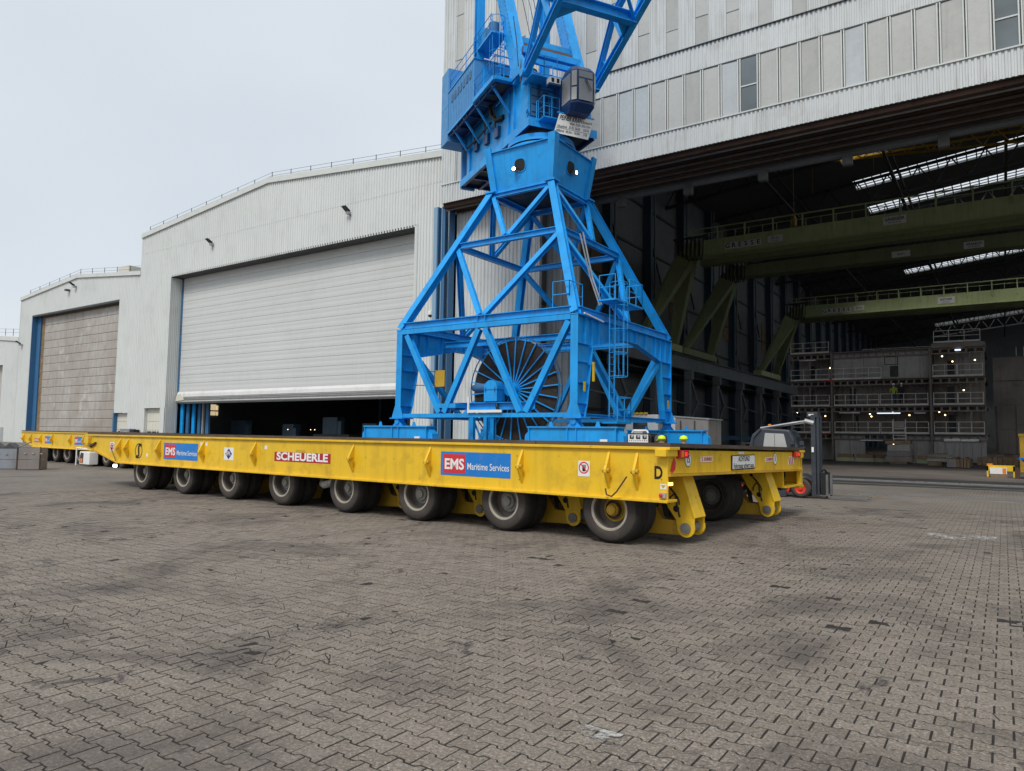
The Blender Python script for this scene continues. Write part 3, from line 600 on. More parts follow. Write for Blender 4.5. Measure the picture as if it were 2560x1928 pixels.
# portal frames in the Y direction (posts and haunched girder)
for x in (XL, XR):
    web = [(YN-.15,2.5),(YN-.2,2.55),(YN-.15,6.72),(YF+.15,6.72),(YF+.2,2.55),(YF-.45,2.5),(YF-.75,3.1),(YF-1.15,5.5),(YF-3.6,6.08),(YN+3.6,6.08),(YN+1.15,5.5),(YN+.75,3.1),(YN+.45,2.5)]
    web = [(YN-.15,2.5),(YN-.15,6.66),(YF+.15,6.66),(YF+.15,2.5),(YF-.5,2.5),(YF-.7,3.1),(YF-1.15,5.5),(YF-4.0,6.08),(YN+4.0,6.08),(YN+1.15,5.5),(YN+.7,3.1),(YN+.5,2.5)]
    fr = part(MB().prism([(x-.012, yy, zz) for yy, zz in web], (.024, 0, 0)), 'portal_frame')
    fl = .17
    part(B(x-fl, YN-.18, 2.5, x+fl, YN-.15, 6.7), 'post_flange', 'blue', fr); part(B(x-fl, YF+.15, 2.5, x+fl, YF+.18, 6.7), 'post_flange', 'blue', fr)
    part(B(x-fl-.03, YN-.2, 6.66, x+fl+.03, YF+.2, 6.70), 'girder_flange', 'blue', fr)
    inn = web[4:]
    for (a, b_), (c_, d_) in zip(inn[:-1], inn[1:]): part(MB().beam((x, a, b_), (x, c_, d_), .34, .03, (1,0,0) if False else (0,.3,1)), 'inner_flange', 'blue', fr)
    for yy in (YN+.55, YN+1.15, YN+1.75, YN+2.9, YN+4.0, YN+4.75, YF-4.0, YF-2.9, YF-1.75, YF-1.15, YF-.55):
        zb = 6.1 if YN+3.9 < yy < YF-3.9 else 6.08-.58*max(0, (YN+4-yy)/2.85 if yy < 30 else (yy-YF+4)/2.85); zb = max(zb, 5.52)
        for sx_ in (-1, 1): part(B(min(x+sx_*.013, x+sx_*.15), yy-.012, zb, max(x+sx_*.013, x+sx_*.15), yy+.012, 6.655), 'stiffener', 'blue', fr)
    for zz in (3.05, 3.9, 4.75, 5.5):
        for ys, y0 in ((1, YN-.145), (-1, YF+.145)):
            ln = (.68+.42*(zz-3)/2.5)+.1
            for sx_ in (-1, 1): part(B(min(x+sx_*.013, x+sx_*.15), min(y0, y0+ys*ln), zz, max(x+sx_*.013, x+sx_*.15), max(y0, y0+ys*ln), zz+.02), 'stiffener', 'blue', fr)
    for y, s_ in ((YN, -1), (YF, 1)):     # flared feet
        part(MB().loft([[(x-.17, y+s_*.181, 3.05), (x+.17, y+s_*.181, 3.05), (x+.17, y+s_*.2, 3.05), (x-.17, y+s_*.2, 3.05)], [(x-.36, y+s_*.181, 2.5), (x+.36, y+s_*.181, 2.5), (x+.36, y+s_*.2, 2.5), (x-.36, y+s_*.2, 2.5)]]), 'flared_foot', 'blue', fr)
        part(B(x-.4, y-.3 if s_ < 0 else y-.5, 2.44, x+.4, y+.5 if s_ < 0 else y+.3, 2.495), 'base_plate', 'blue', fr)
    # V bracing and tie of the side face
    part(MB().ibm((x, YN+.4, 2.58), (x, YF-.4, 2.58), .2, .16), 'tie_beam')
    part(MB().beam((x, YN+1.3, 5.3), (x, 30-.15, 2.7), .22, .22), 'brace'); part(MB().beam((x, YF-1.3, 5.3), (x, 30+.15, 2.7), .22, .22), 'brace')
# near and far faces: girder pair, W bracing, tie
for y in (YN-.05, YF+.05):
    part(MB().ibm((XL+.19, y, 6.87), (XR-.19, y, 6.87), .26, .32), 'upper_girder'); part(MB().beam((XL+.18, y, 6.58), (XR-.18, y, 6.58), .28, .22), 'lower_girder')
    part(MB().beam((XL+.3, y, 2.585), (XR-.3, y, 2.585), .2, .18), 'tie_beam')
    W_ = [(XL+.4, 6.42), (-21.2, 2.75), (-18.95, 6.42), (-16.7, 2.75), (XR-.35, 6.42)]
    W_ = [(XL+.42, 6.42), (-21.28, 2.72)], [(-21.0, 2.72), (-19.1, 6.42)], [(-18.75, 6.42), (-16.85, 2.72)], [(-16.55, 2.72), (XR-.3, 6.42)]
    for a, b_ in W_: part(MB().ibm((a[0], y, a[1]), (b_[0], y, b_[1]), .26, .24, .03, .03, (0,1,0)), 'brace')
    for xx in (-19.15, -18.72): part(B(xx-.012, y-.125, 6.74, xx+.012, y+.125, 7.0), 'stiffener', 'blue')
for x in (XL, XR): part(MB().ibm((x, YN+.1, 6.87), (x, YF-.1, 6.87), .26, .32), 'upper_girder')
for yy in (28.3, 31.7): part(MB().ibm((XL+.2, yy, 6.3), (XR-.2, yy, 6.3), .2, .3), 'cross_beam')
# pyramid
zA, zM, zT = 6.72, 10.95, 13.75; sA, sM, sT = 4.8, 2.93, 1.74
def cn(i, j, s_, z): return V((-19+i*s_, 30+j*s_, z))
for i in (-1, 1):
    for j in (-1, 1):
        part(MB().ibm(cn(i, j, sA, zA), cn(i, j, sT, zT), .34, .36, .04, .04, (i, -j, 0) if False else (0, j, .3)), 'corner_leg')
        part(MB().box(-19+i*sT-.28, 30+j*sT-.28, zT-.03, -19+i*sT+.28, 30+j*sT+.28, zT+.05), 'joint_plate')
def face(a, b_):
    """brace one sloping face between corner directions a and b_"""
    def p(c, s_, z): return cn(c[0], c[1], s_, z)
    m0 = (p(a, sA-.05, zA+.33)+p(b_, sA-.05, zA+.33))/2; m1 = (p(a, sM, zM)+p(b_, sM, zM))/2
    d = (p(b_, sM, zM)-p(a, sM, zM)).normalized()
    part(MB().ibm(p(a, sM, zM)+d*.2, p(b_, sM, zM)-d*.2, .24, .28), 'ring_beam')
    nrm = V(((a[0]+b_[0]), (a[1]+b_[1]), .6))
    part(MB().ibm(m0-d*.12, p(a, sM+.02, zM-.22)+d*.12, .24, .22, .03, .03, nrm), 'brace'); part(MB().ibm(m0+d*.12, p(b_, sM+.02, zM-.22)-d*.12, .24, .22, .03, .03, nrm), 'brace')
    part(MB().ibm(m1-d*.1+V((0,0,.16)), p(a, sT, zT-.2)+d*.1, .22, .2, .03, .03, nrm), 'brace'); part(MB().ibm(m1+d*.1+V((0,0,.16)), p(b_, sT, zT-.2)-d*.1, .22, .2, .03, .03, nrm), 'brace')
    part(MB().ibm(p(a, sT, zT-.14)+d*.15, p(b_, sT, zT-.14)-d*.15, .22, .22), 'ring_beam')
for a, b_ in (((-1,-1),(1,-1)), ((1,-1),(1,1)), ((1,1),(-1,1)), ((-1,1),(-1,-1))): face(a, b_)
# tub under the slewing ring, with corner fins and oval openings
tub = MB(); s0, s1, z0, z1 = 1.66, 1.95, zT+.05, 15.72
hs = []
def sq(s_, z): return [(-19-s_, 30-s_, z), (-19+s_, 30-s_, z), (-19+s_, 30+s_, z), (-19-s_, 30+s_, z)]
tub.loft([sq(s0, z0), sq(s1, z1)]); tb = part(tub, 'tub'); part(MB().loft([sq(s0-.12, z0-.06), sq(s0-.12, z0-.035)]), 'tub_shade_plate', 'black', tb)  # black plate added below the tub puts in the shade of its open inside
part(MB().loft([sq(s1+.10, z1-.0), sq(s1+.10, z1+.04)]), 'tub_flange', 'blue', tb); part(MB().loft([sq(s0+.06, z0-.03), sq(s0+.06, z0+.03)]), 'tub_flange', 'blue', tb)
for i in (-1, 1):
    for j in (-1, 1):
        part(MB().loft([[(-19+i*(s0+a), 30+j*(s0+b_), z0) for a, b_ in ((-.2,.02),(.14,.02),(.14,.14),(-.2,.14))], [(-19+i*(s1+a), 30+j*(s1+b_), z1+.28) for a, b_ in ((-.26,.02),(.14,.02),(.14,.14),(-.26,.14))]]), 'corner_fin', 'blue', tb)
        part(MB().loft([[(-19+i*(s0+a), 30+j*(s0+b_), z0) for a, b_ in ((.02,-.2),(.14,-.2),(.14,.02),(.02,.02))], [(-19+i*(s1+a), 30+j*(s1+b_), z1+.28) for a, b_ in ((.02,-.26),(.14,-.26),(.14,.02),(.02,.02))]]), 'corner_fin', 'blue', tb)
def oval(c, r_, d, hw, hh, t, mt, nm, par):
    rr = V(r_); uu = (Z_+V((d[0], d[1], 0))*.151).normalized(); n = 24; pts = []; dd = V(d)
    for i in range(n):
        a = 2*math.pi*i/n; ex = math.copysign(abs(math.cos(a))**.7, math.cos(a)); ey = math.copysign(abs(math.sin(a))**.7, math.sin(a)); pts.append(V(c)+rr*hw*ex+uu*hh*ey)
    return part(MB().prism(pts, dd*t), nm, mt, par, smooth=False)
for c, r_, d, hw in (((-19.05, 28.175, 14.85), (1,0,0), (0,-1,.08), .30), ((-17.175, 29.8, 14.85), (0,1,0), (1,0,.08), .34)):
    oval(V(c), r_, d, hw+.04, .34, .03, 'blue', 'opening_rim', tb); oval(V(c)+V(d)*.028, r_, d, hw, .30, .006, 'black', 'opening', tb)
    dv = V(d).normalized(); rr = V(r_)
    lp = V(c)+dv*.22+rr*(-.22 if d[1] else .22)+Z_*-.22
    l = part(MB().tube(lp, lp-dv*.2+Z_*.04, .10, 14), 'floodlight', 'grey_dark', CR, smooth=True); part(MB().lathe([(.085,0),(.08,.02),(0,.03)], lp, dv-Z_*.25, 14), 'lamp_glass', 'lamp_white', l)
    part(MB().beam(V(c)+dv*.05-Z_*.3, lp-Z_*.1, .05, .05), 'lamp_arm', 'grey_dark', l)
# ---- slewing part; local axes: s along the jib, n towards the viewer's side
hd = R(-58.3); JB = V((-math.sin(hd), -math.cos(hd), 0)); NB = V((JB.y, -JB.x, 0)); CC = V((-19, 30, 0))
if NB.dot(V((0,0,0))-CC) < 0: NB = -NB
def U(s_, n, z): return CC+JB*s_+NB*n+V((0,0,z))
def ubox(s0, n0, z0, s1, n1, z1):
    return MB().add([U(s0,n0,z0),U(s1,n0,z0),U(s1,n1,z0),U(s0,n1,z0),U(s0,n0,z1),U(s1,n0,z1),U(s1,n1,z1),U(s0,n1,z1)], [(3,2,1,0),(4,5,6,7),(0,1,5,4),(1,2,6,5),(2,3,7,6),(3,0,4,7)])
rgc = part(MB().lathe([(1.58,15.72),(1.58,15.9),(1.72,15.9),(1.72,16.02)], CC, Z_, 48), 'slewing_ring', 'blue', CR, smooth=True)
part(MB().lathe([(1.66,16.02),(1.66,16.09)], CC, Z_, 48), 'ring_gap', 'black', rgc); part(MB().lathe([(1.74,16.09),(1.74,16.2),(1.66,16.2),(1.68,16.42),(1.3,16.44)], CC, Z_, 48), 'ring_neck', 'blue', rgc, smooth=True); part(MB().lathe([(1.3,16.44),(1.35,16.92)], CC, Z_, 40), 'inner_neck', 'grey_dark', rgc, smooth=True)
pl = part(ubox(-8.3,-2.4,16.92,1.45,1.38,17.02), 'slewing_platform'); part(ubox(-8.25,-2.35,16.905,1.4,1.33,16.918), 'under_plate', 'grey_dark', pl); part(ubox(-8.3,1.381,16.68,1.45,1.41,17.1), 'platform_edge', 'blue', pl); part(ubox(1.451,-2.4,16.68,1.48,1.41,17.1), 'platform_edge', 'blue', pl)
for n in (1.3, .2, -1.0, -2.3): part(MB().ibm(U(-8.2,n,16.8), U(1.3,n,16.8), .16, .24), 'platform_rib', 'navy', pl)
for s_ in (-8.1,-6.6,-5.2,-3.8,-2.4): part(MB().ibm(U(s_,1.2,16.8), U(s_,-2.2,16.8), .12, .2), 'platform_rib', 'navy', pl)
part(ubox(-7.6,-2.2,17.02,1.2,1.25,19.58), 'main_frame')
part(ubox(-8.35,.5,16.6,-8.15,1.36,19.5), 'end_plate', 'blue_pale'); 
for s_ in (-6.9,-1.2,-.5,1.25): part(ubox(s_-.03,1.252,17.02,s_+.03,1.36,19.58), 'frame_rib')
part(ubox(.4,1.253,17.05,1.22,1.37,19.4), 'front_post')
part(MB().lathe([(.16,-.03),(.16,.03)], U(1.35,1.4,17.35), NB, 18), 'lifting_eye'); part(MB().lathe([(.06,.031),(.06,.036),(0,.036)], U(1.35,1.4,17.35), NB, 12), 'eye_hole', 'black')
# machinery house, counterweight, walkways
ho = part(ubox(-7.75,-2.2,19.75,-3.4,2.42,22.15), 'machinery_house', 'blue_pale')
for i in range(16):
    s_ = -7.7+i*.28; part(ubox(s_,2.421,19.8,s_+.03,2.44,22.1), 'panel_rib', 'blue_pale', ho)
part(ubox(-7.8,-2.25,22.15,-3.35,2.47,22.22), 'roof_edge', 'blue', ho); part(ubox(-3.396,-1.9,19.9,-3.38,2.0,21.9), 'house_front', 'blue', ho); part(ubox(-3.378,-.9,19.95,-3.366,.9,21.6), 'dark_opening', 'black', ho)
cw = part(ubox(-9.0,-2.2,19.2,-7.76,2.45,23.7), 'counterweight', 'blue_pale'); part(ubox(-9.02,2.452,21.4,-7.75,2.46,21.43), 'plate_seam', 'blue', cw)
wk = part(ubox(-7.75,1.26,19.6,-.45,2.46,19.74), 'walkway', 'blue'); part(ubox(-3.3,1.35,19.58,-.6,2.36,19.598), 'grating', 'grey_dark', wk); part(ubox(-7.7,1.3,19.585,-3.4,2.4,19.598), 'under_floor', 'navy', wk)
part(ubox(-.44,.6,19.6,-.3,2.46,19.78), 'walkway_edge', 'blue', wk); part(ubox(-3.4,2.40,19.62,-.45,2.52,19.86), 'walkway_edge', 'blue', wk)
for s_ in (-6.9,-5.2,-3.4,-1.0): part(MB().beam(U(s_,1.36,18.3), U(s_,2.35,19.58), .1, .1), 'walkway_strut')
part(MB().path([U(-3.0,1.6,19.5), U(-2.9,1.6,18.9), U(-2.5,1.45,18.5), U(-1.9,1.3,18.5)], .13, 10), 'cable_duct', 'black', CR, smooth=True)
def railing(pts, h=1.05, par=CR, mt='blue', nm='handrail', r=.022, gap=1.4, mid=2):
    m = MB()
    for a, b_ in zip(pts[:-1], pts[1:]):
        a, b_ = V(a), V(b_); L = (b_-a).length; k = max(1, round(L/gap))
        for i in range(k+1):
            p = a+(b_-a)*i/k; m.tube(p, p+Z_*h, r, 6)
        for q in range(mid): m.tube(a+Z_*h*(1-q/mid), b_+Z_*h*(1-q/mid), r, 6)
    return part(m, nm, mt, par)
railing([U(-3.35,2.46,19.8), U(-.4,2.46,19.8), U(-.4,.7,19.8)]); railing([U(-7.7,2.4,22.2), U(-3.4,2.4,22.2), U(-3.4,-1.5,22.2)], .95)
# caged ladder up to the house roof
def cage(base, top, out, right, par=CR, mt='blue', w_=.5, hoops=5, start=.25, rad=.38):
    b_, t_, o_, r_ = V(base), V(top), V(out).normalized(), V(right).normalized(); m = MB(); L = (t_-b_).length
    for s_ in (-1, 1): m.tube(b_+r_*s_*w_/2, t_+r_*s_*w_/2, .028, 6)
    k = int(L/.3)
    for i in range(k): p = b_+(t_-b_)*(i+.5)/k; m.tube(p-r_*w_/2, p+r_*w_/2, .014, 5)
    ld = part(m, 'ladder', mt, par); c = MB(); n = 9
    ang = [R(-115+230*i/(n-1)) for i in range(n)]
    f = lambda z, a: b_+(t_-b_)*z+o_*(.32+rad*math.cos(a))+r_*rad*1.0*math.sin(a)
    for h in range(hoops):
        z = start+(1-start)*h/(hoops-1); c.path([b_+(t_-b_)*z-r_*w_/2]+[f(z, a) for a in ang]+[b_+(t_-b_)*z+r_*w_/2], .018, 5)
    for a in ang[1::2]+[ang[-1]]: c.path([f(start, a), f(1, a)], .014, 5)
    part(c, 'ladder_cage', mt, ld); return ld
cage(U(-1.6,1.55,19.8), U(-1.6,1.55,23.6), NB, JB, hoops=4)
tp = part(ubox(-3.9,1.4,22.6,-1.3,2.3,22.7), 'upper_platform'); railing([U(-3.9,2.3,22.7), U(-1.3,2.3,22.7)], .9); part(ubox(-3.3,1.5,22.7,-2.7,2.1,23.6), 'switch_cabinet', 'blue_pale'); part(MB().lathe([(.0,0),(.3,0),(.3,.9),(0,.95)], U(-2.2,1.8,22.7), Z_, 16), 'motor', 'hall_blue', CR, smooth=True)
# mast posts and A-frame
for n in (2.1, -1.9): part(MB().ibm(U(-3.6,n,22.2), U(-3.6,n,34), .42, .5, .05, .04, JB), 'mast_post')
for n in (1.25, -2.2):
    a = MB(); b0, b1 = U(.2,n,19.55), U(-4.6,n,31.5); a.extr([(-.28,-.42),(.28,-.42),(.28,.42),(-.28,.42)], b0, b1, (JB.x,JB.y,.4), [(-.28,-.36),(.28,-.36),(.28,.36),(-.28,.36)]); part(a, 'frame_leg')
    g = MB(); g.prism([U(-.6,n+.3,19.6), U(1.5,n+.3,19.6), U(1.7,n+.3,19.4), U(.5,n+.3,21.0), U(-.3,n+.3,21.4)], NB*.04); part(g, 'gusset_plate')
    k_ = part(MB().tube(U(1.52,n+.62,19.2), U(1.52,n-.1,19.2), .2, 16), 'jib_pin', 'blue', CR, smooth=True)
    for q in range(2):
        for p_ in range(9):
            pass
    bolts = MB()
    for i in range(10):
        for e in (-.3, .3):
            c_ = U(-.75-i*.12+e*.9, n+.282, 22.0+i*.3+e*.38) if True else None; bolts.lathe([(.03,0),(.03,.02),(0,.02)], c_, NB, 6)
    part(bolts, 'bolt_row', 'hall_blue')
for s_, z, h, w_ in ((.15,21.15,.34,.3), (.6,20.45,.24,.2), (-.9,22.2,.3,.5), (.3,19.85,.3,.3)): part(MB().beam(U(s_,1.2,z), U(s_,-2.1,z), w_, h), 'cross_beam')
part(MB().tube(U(-.6,1.0,21.6), U(-.6,-2.0,21.6), .34, 18), 'rope_drum', 'rust', CR, smooth=True); part(MB().tube(U(-2.4,1.0,22.7), U(-2.4,-2.0,22.7), .2, 14), 'sheave_shaft', 'navy', CR, smooth=True)
for n in (-.2,-.5,.2): part(MB().tube(U(-.6,n,21.6), U(-4.4,n,31), .02, 5), 'hoist_rope', 'black')
# jib root
def jl(s_): return 19.15+(s_-1.5)*.49
ends = {}
for n in (1.62, -2.25):
    f = U(1.5, n, 19.2); part(MB().ibm(f, U(13.5, n, jl(13.5)), .30, .36, .05, .05), 'jib_chord')
    up1 = U(3.25, n, 22.15); part(MB().ibm(f+Z_*.1, up1, .24, .27, .04, .04, JB), 'jib_chord'); part(MB().ibm(up1, U(13.5, n, 27.4), .28, .28), 'jib_chord')
    part(MB().beam(up1, U(4.1, n, jl(4.1)+.15), .2, .22, JB), 'jib_strut'); part(MB().beam(U(2.2,n,20.4), U(2.75,n,jl(2.75)), .08, .08, JB), 'jib_strut')
    for a, b_ in ((5.1, 3.25), (5.1, 6.9), (8.6, 6.9), (8.6, 10.4)): part(MB().beam(U(a,n,jl(a)), U(b_,n,22.15+(b_-3.25)*.512), .18, .18, JB), 'jib_strut')
part(MB().ibm(U(5.1,1.6,jl(5.1)), U(5.1,-2.2,jl(5.1)), .4, .5), 'jib_cross_beam'); part(MB().ibm(U(3.25,1.6,22.15), U(3.25,-2.2,22.15), .26, .3), 'jib_cross_beam'); part(MB().ibm(U(8.6,1.6,jl(8.6)), U(8.6,-2.2,jl(8.6)), .3, .3), 'jib_cross_beam')
for s_, e in ((1,1.62),(-1,-2.25)): part(MB().prism([U(5.1,e,jl(5.1)+.2), U(5.1,e-s_*1.1,jl(5.1)+.2), U(5.1,e-s_*1.0,jl(5.1)-.25), U(4.2,e,jl(4.2)-.1)], Z_*.04), 'jib_haunch')
for a, b_ in ((5.1,8.6),(8.6,12.1)):
    part(MB().beam(U(a,1.6,jl(a)), U(b_,-2.2,jl(b_)), .14, .14), 'jib_brace'); part(MB().beam(U(a,-2.2,jl(a)), U(b_,1.6,jl(b_)), .14, .14), 'jib_brace')
# machinery and small access parts round the jib foot
for s_, n, a, h in ((-.4,.6,.5,.7), (-.5,-.4,.6,.6), (-.4,-1.4,.5,.75)):
    part(ubox(s_-a,n-.3,19.6,s_+a*.6,n+.3,19.6+h), 'winch_drive', 'navy'); part(MB().tube(U(s_+.3,n,19.6+h*.6), U(s_+.75,n,19.6+h*.6), .2, 14), 'winch_motor', 'grey_dark', CR, smooth=True)
part(ubox(.95,-2.2,18.9,2.1,1.55,18.96), 'front_platform', 'blue'); railing([U(2.08,1.5,18.96), U(2.08,.9,18.96), U(2.08,.2,18.96)], 1.0, gap=.55); railing([U(1.0,1.53,18.96), U(2.08,1.53,18.96)], 1.0, gap=.6)
part(ubox(1.22,.2,17.3,1.26,1.2,18.7), 'front_door', 'hall_blue'); part(ubox(1.265,.3,17.35,1.275,.55,18.6), 'dark_slot', 'navy'); part(MB().tube(U(1.3,.75,17.1), U(1.3,.75,18.9), .03, 6).tube(U(1.3,.85,17.1), U(1.3,.85,18.9), .03, 6), 'conduit', 'navy')
lp2 = part(ubox(1.48,.0,16.95,2.1,.9,17.0), 'lower_platform', 'blue'); railing([U(2.08,.88,17.0), U(2.08,.05,17.0)], 1.0, gap=.42); railing([U(1.5,.9,17.0), U(2.08,.9,17.0)], 1.0, gap=.55)
for z in (17.5, 17.9, 18.3, 18.7): part(MB().tube(U(1.27,-.1,z), U(1.27,1.15,z), .02, 5), 'pipe', 'navy')
for i in range(7): part(ubox(-7.2+i*.5,2.443,21.3,-6.9+i*.5,2.455,21.75), 'louvre', 'hall_blue', ho)
for s_, z in ((-6.0,18.4), (-4.4,18.2), (-2.9,18.0)): part(ubox(s_,1.255,z-.35,s_+.5,1.42,z+.2), 'junction_box', 'navy'); part(MB().path([U(s_+.2,1.45,z+.2), U(s_+.3,1.5,z+.8), U(s_+.2,1.7,19.55)], .04, 6), 'hose', 'black')
part(MB().path([U(-7.5,1.5,18.6), U(-5.0,1.5,18.55), U(-3.2,1.5,18.65)], .06, 8), 'cable_run', 'black')
for n in (1.5, 2.3): part(MB().ibm(U(-7.6,n,19.5), U(-.6,n,19.5), .1, .16), 'walkway_beam', 'navy', wk)
for s_ in (-6.2,-4.6,-2.6,-1.7): part(MB().ibm(U(s_,1.4,19.5), U(s_,2.4,19.5), .08, .12), 'walkway_beam', 'navy', wk)
part(MB().path([U(.9,1.5,20.9), U(.9,1.62,19.7), U(1.1,1.7,18.9)], .03, 6).path([U(-.2,1.56,23), U(.3,1.58,21.4), U(.6,1.6,20)], .025, 6), 'hose', 'black')
# driver's cab
def cab_ring(z, ds0, ds1, dn):
    return [U(2.35+ds0, .08-dn, z), U(2.35+ds0, -1.2+dn, z), U(3.35+ds1-.22, -1.2+dn, z), U(3.35+ds1, -1.2+.22+dn*.5, z), U(3.35+ds1, .08-.22-dn*.5, z), U(3.35+ds1-.22, .08-dn, z)]
cb = MB(); cb.loft([cab_ring(17.0,.15,-.25,.12), cab_ring(17.3,0,.12,0), cab_ring(18.85,0,.2,0), cab_ring(19.15,.05,-.08,.12)]); ca = part(cb, 'driver_cab', 'navy')
def pane(p0, p1, z0, z1, mt, off=.006, m_=.05):
    a0, a1 = V(p0), V(p1); d = (a1-a0).normalized(); n = d.cross(Z_).normalized()
    cen = U(2.8,-.55,18)
    if n.dot((a0+a1)/2-cen) < 0: n = -n
    q = [a0+d*m_, a1-d*m_]; part(MB().prism([q[0]+n*off+Z_*(z0-a0.z), q[1]+n*off+Z_*(z0-a0.z), q[1]+n*off+Z_*(z1-a0.z), q[0]+n*off+Z_*(z1-a0.z)], n*.008), 'window_pane', mt, ca)
r1 = cab_ring(18,0,.16,0)
pane(r1[3], r1[4], 18.5, 18.82, 'glass_mid', .03); pane(r1[3], r1[4], 17.4, 18.42, 'glass_mid', .035)
pane(r1[4], r1[5], 17.4, 18.0, 'glass_cab', .03, .03); pane(r1[4], r1[5], 18.08, 18.8, 'glass_cab', .03, .03); pane(r1[5], r1[0], 17.45, 18.75, 'glass_cab', .012); pane(r1[2], r1[3], 17.4, 18.8, 'glass_mid', .03, .03)
part(MB().beam(U(3.6,-.5,18.42), U(3.62,-.75,17.85), .02, .02).beam(U(3.6,-.55,18.42), U(3.62,-.85,17.9), .02, .02), 'wiper', 'black', ca)
part(ubox(1.3,-.95,17.15,2.35,-.05,18.9), 'cab_mount', 'navy'); part(ubox(1.45,-1.0,16.95,2.42,.0,17.13), 'cab_support', 'navy')
ac = part(ubox(2.2,.25,18.45,2.55,.82,18.74), 'cooling_unit', 'sign_white'); part(ubox(2.552,.32,18.49,2.56,.46,18.7), 'grille', 'black', ac); part(ubox(2.552,.6,18.49,2.56,.74,18.7), 'grille', 'black', ac); part(ubox(2.15,.2,18.36,2.55,.85,18.45), 'unit_shelf', 'navy', ac)
railing([U(1.2,1.2,19.0), U(1.4,.1,19.0)], .95); railing([U(1.5,1.0,16.95), U(1.5,.3,16.95)], 1.0)
# load chart board hung below the cab
sg = MB(); A_, B_, C_, D_ = U(2.5,.28,17.04), U(2.5,-1.59,17.07), U(2.5,-1.29,16.03), U(2.5,.56,16.06)
bd = part(MB().prism([A_, B_, C_, D_], JB*.03), 'load_board', 'sign_white'); rr = (B_-A_).normalized(); uu = (A_-D_).normalized(); o_ = JB*.036
def bt(s_, sz, fx, fy, sx): text(s_, sz, A_+(B_-A_)*fx+(D_-A_)*fy+o_, rr, uu, 'black', bd, width=sx)
bt('PEINER KRAN', .34, .36, .2, 1.18); bt('Bussard', .2, .84, .23, .5); bt('44.0m  33.0m  20.0-15.0m', .19, .66, .43, 1.12); bt('Haupthub  35.0t  56.0t    120.0t', .2, .49, .63, 1.72); bt('Hilfshub  46.0m - 16.0m     5.0t', .2, .48, .86, 1.68)
part(MB().prism([D_+(A_-D_)*.27+o_, C_+(B_-C_)*.27+o_, C_+(B_-C_)*.285+o_, D_+(A_-D_)*.285+o_], JB*.002), 'board_line', 'black', bd)
part(MB().beam(U(2.45,.35,17.12), U(2.45,-1.65,17.14), .06, .06), 'board_rail')
# ---- cable reel on its frame
RC = V((-18.2, 26.75, 3.78)); RR = 2.38
rl = part(MB().lathe([(RR,-.17),(RR+.03,-.17),(RR+.03,-.12),(RR,-.12)], RC, Y_, 72), 'cable_reel', 'hall_blue', CR, smooth=True)
part(MB().lathe([(RR,.12),(RR+.03,.12),(RR+.03,.17),(RR,.17)], RC, Y_, 72), 'reel_rim', 'hall_blue', rl, smooth=True)
wd = MB()
for i in range(34):
    r_ = .55+i*.05; wd.lathe([(r_,-.03),(r_+.012,-.055),(r_+.036,-.055),(r_+.048,-.03)], RC, Y_, 60)
wd.lathe([(.4,-.025),(2.27,-.025)], RC, Y_, 48); wd.lathe([(2.27,.06),(.4,.06)], RC, Y_, 48); part(wd, 'wound_cable', 'cable', rl)
for i in range(26):
    a = 2*math.pi*(i+.3)/26; d = V((math.cos(a), 0, math.sin(a)))
    for yy in (-.13, .13): part(MB().beam(RC+d*.25+Y_*yy, RC+d*(RR+.01)+Y_*yy, .05, .055, Y_), 'spoke', 'blue', rl)
part(MB().tube(RC-Y_*.45, RC+Y_*.3, .3, 24), 'reel_hub', 'blue', rl, smooth=True)
gb = MB(); gx = -18.85; gb.loft([[(gx+.36*math.cos(q), yy, 3.82+.36*math.sin(q)) for q in [math.pi*i/10 for i in range(11)]]+[(gx-.36, yy, 3.22), (gx+.36, yy, 3.22)] for yy in (25.75, 26.4)]); g_ = part(gb, 'gearbox', 'blue', CR, bevel=.015)
part(B(gx-.38, 25.73, 3.74, gx+.38, 26.42, 3.77), 'gearbox_joint', 'hall_blue', g_)
for q in (-.25,.25): part(MB().tube((gx+q, 25.72, 3.66), (gx+q, 25.72, 3.85), .022, 8), 'bolt', 'hall_blue', g_)
part(MB().tube((gx-.36, 26.0, 3.86), (gx-1.0, 26.0, 3.86), .19, 18), 'drive_motor', 'hall_blue', CR, smooth=True); part(MB().tube((gx-1.0, 26.0, 3.86), (gx-1.14, 26.0, 3.86), .14, 18), 'motor_cap', 'hall_blue', CR, smooth=True)
part(MB().ibm((-21.0, 25.95, 3.02), (-16.6, 25.95, 3.02), .3, .34), 'reel_frame'); part(MB().ibm((-21.0, 27.35, 3.02), (-16.6, 27.35, 3.02), .3, .34), 'reel_frame')
part(B(-21.5, 25.1, 2.93, -20.3, 26.0, 3.13), 'frame_bracket')
for xx in (-19.95, -19.2): part(MB().ibm((xx, 25.95, .1), (xx, 25.95, 2.84), .18, .18), 'reel_post')
for xx in (-20.2, -19.0):
    part(MB().ibm((xx, 26.2, .1), (xx, 26.2, 2.5), .22, .22), 'reel_post')
part(MB().beam((-20.1, 26.1, .5), (-19.1, 26.1, 2.45), .08, .05, Y_).beam((-19.1, 26.16, .5), (-20.1, 26.16, 2.45), .08, .05, Y_), 'cross_brace')
part(B(-19.55, 25.0, 2.68, -19.47, 25.06, 3.4), 'measuring_staff', 'sign_white'); part(B(-19.46, 25.0, 2.7, -17.7, 25.06, 2.82), 'measuring_staff', 'sign_white')
part(MB().path([(-18.6, 25.9, 3.2), (-18.5, 25.8, 2.95), (-18.3, 25.7, 2.8)], .07, 8), 'feed_cable', 'black')
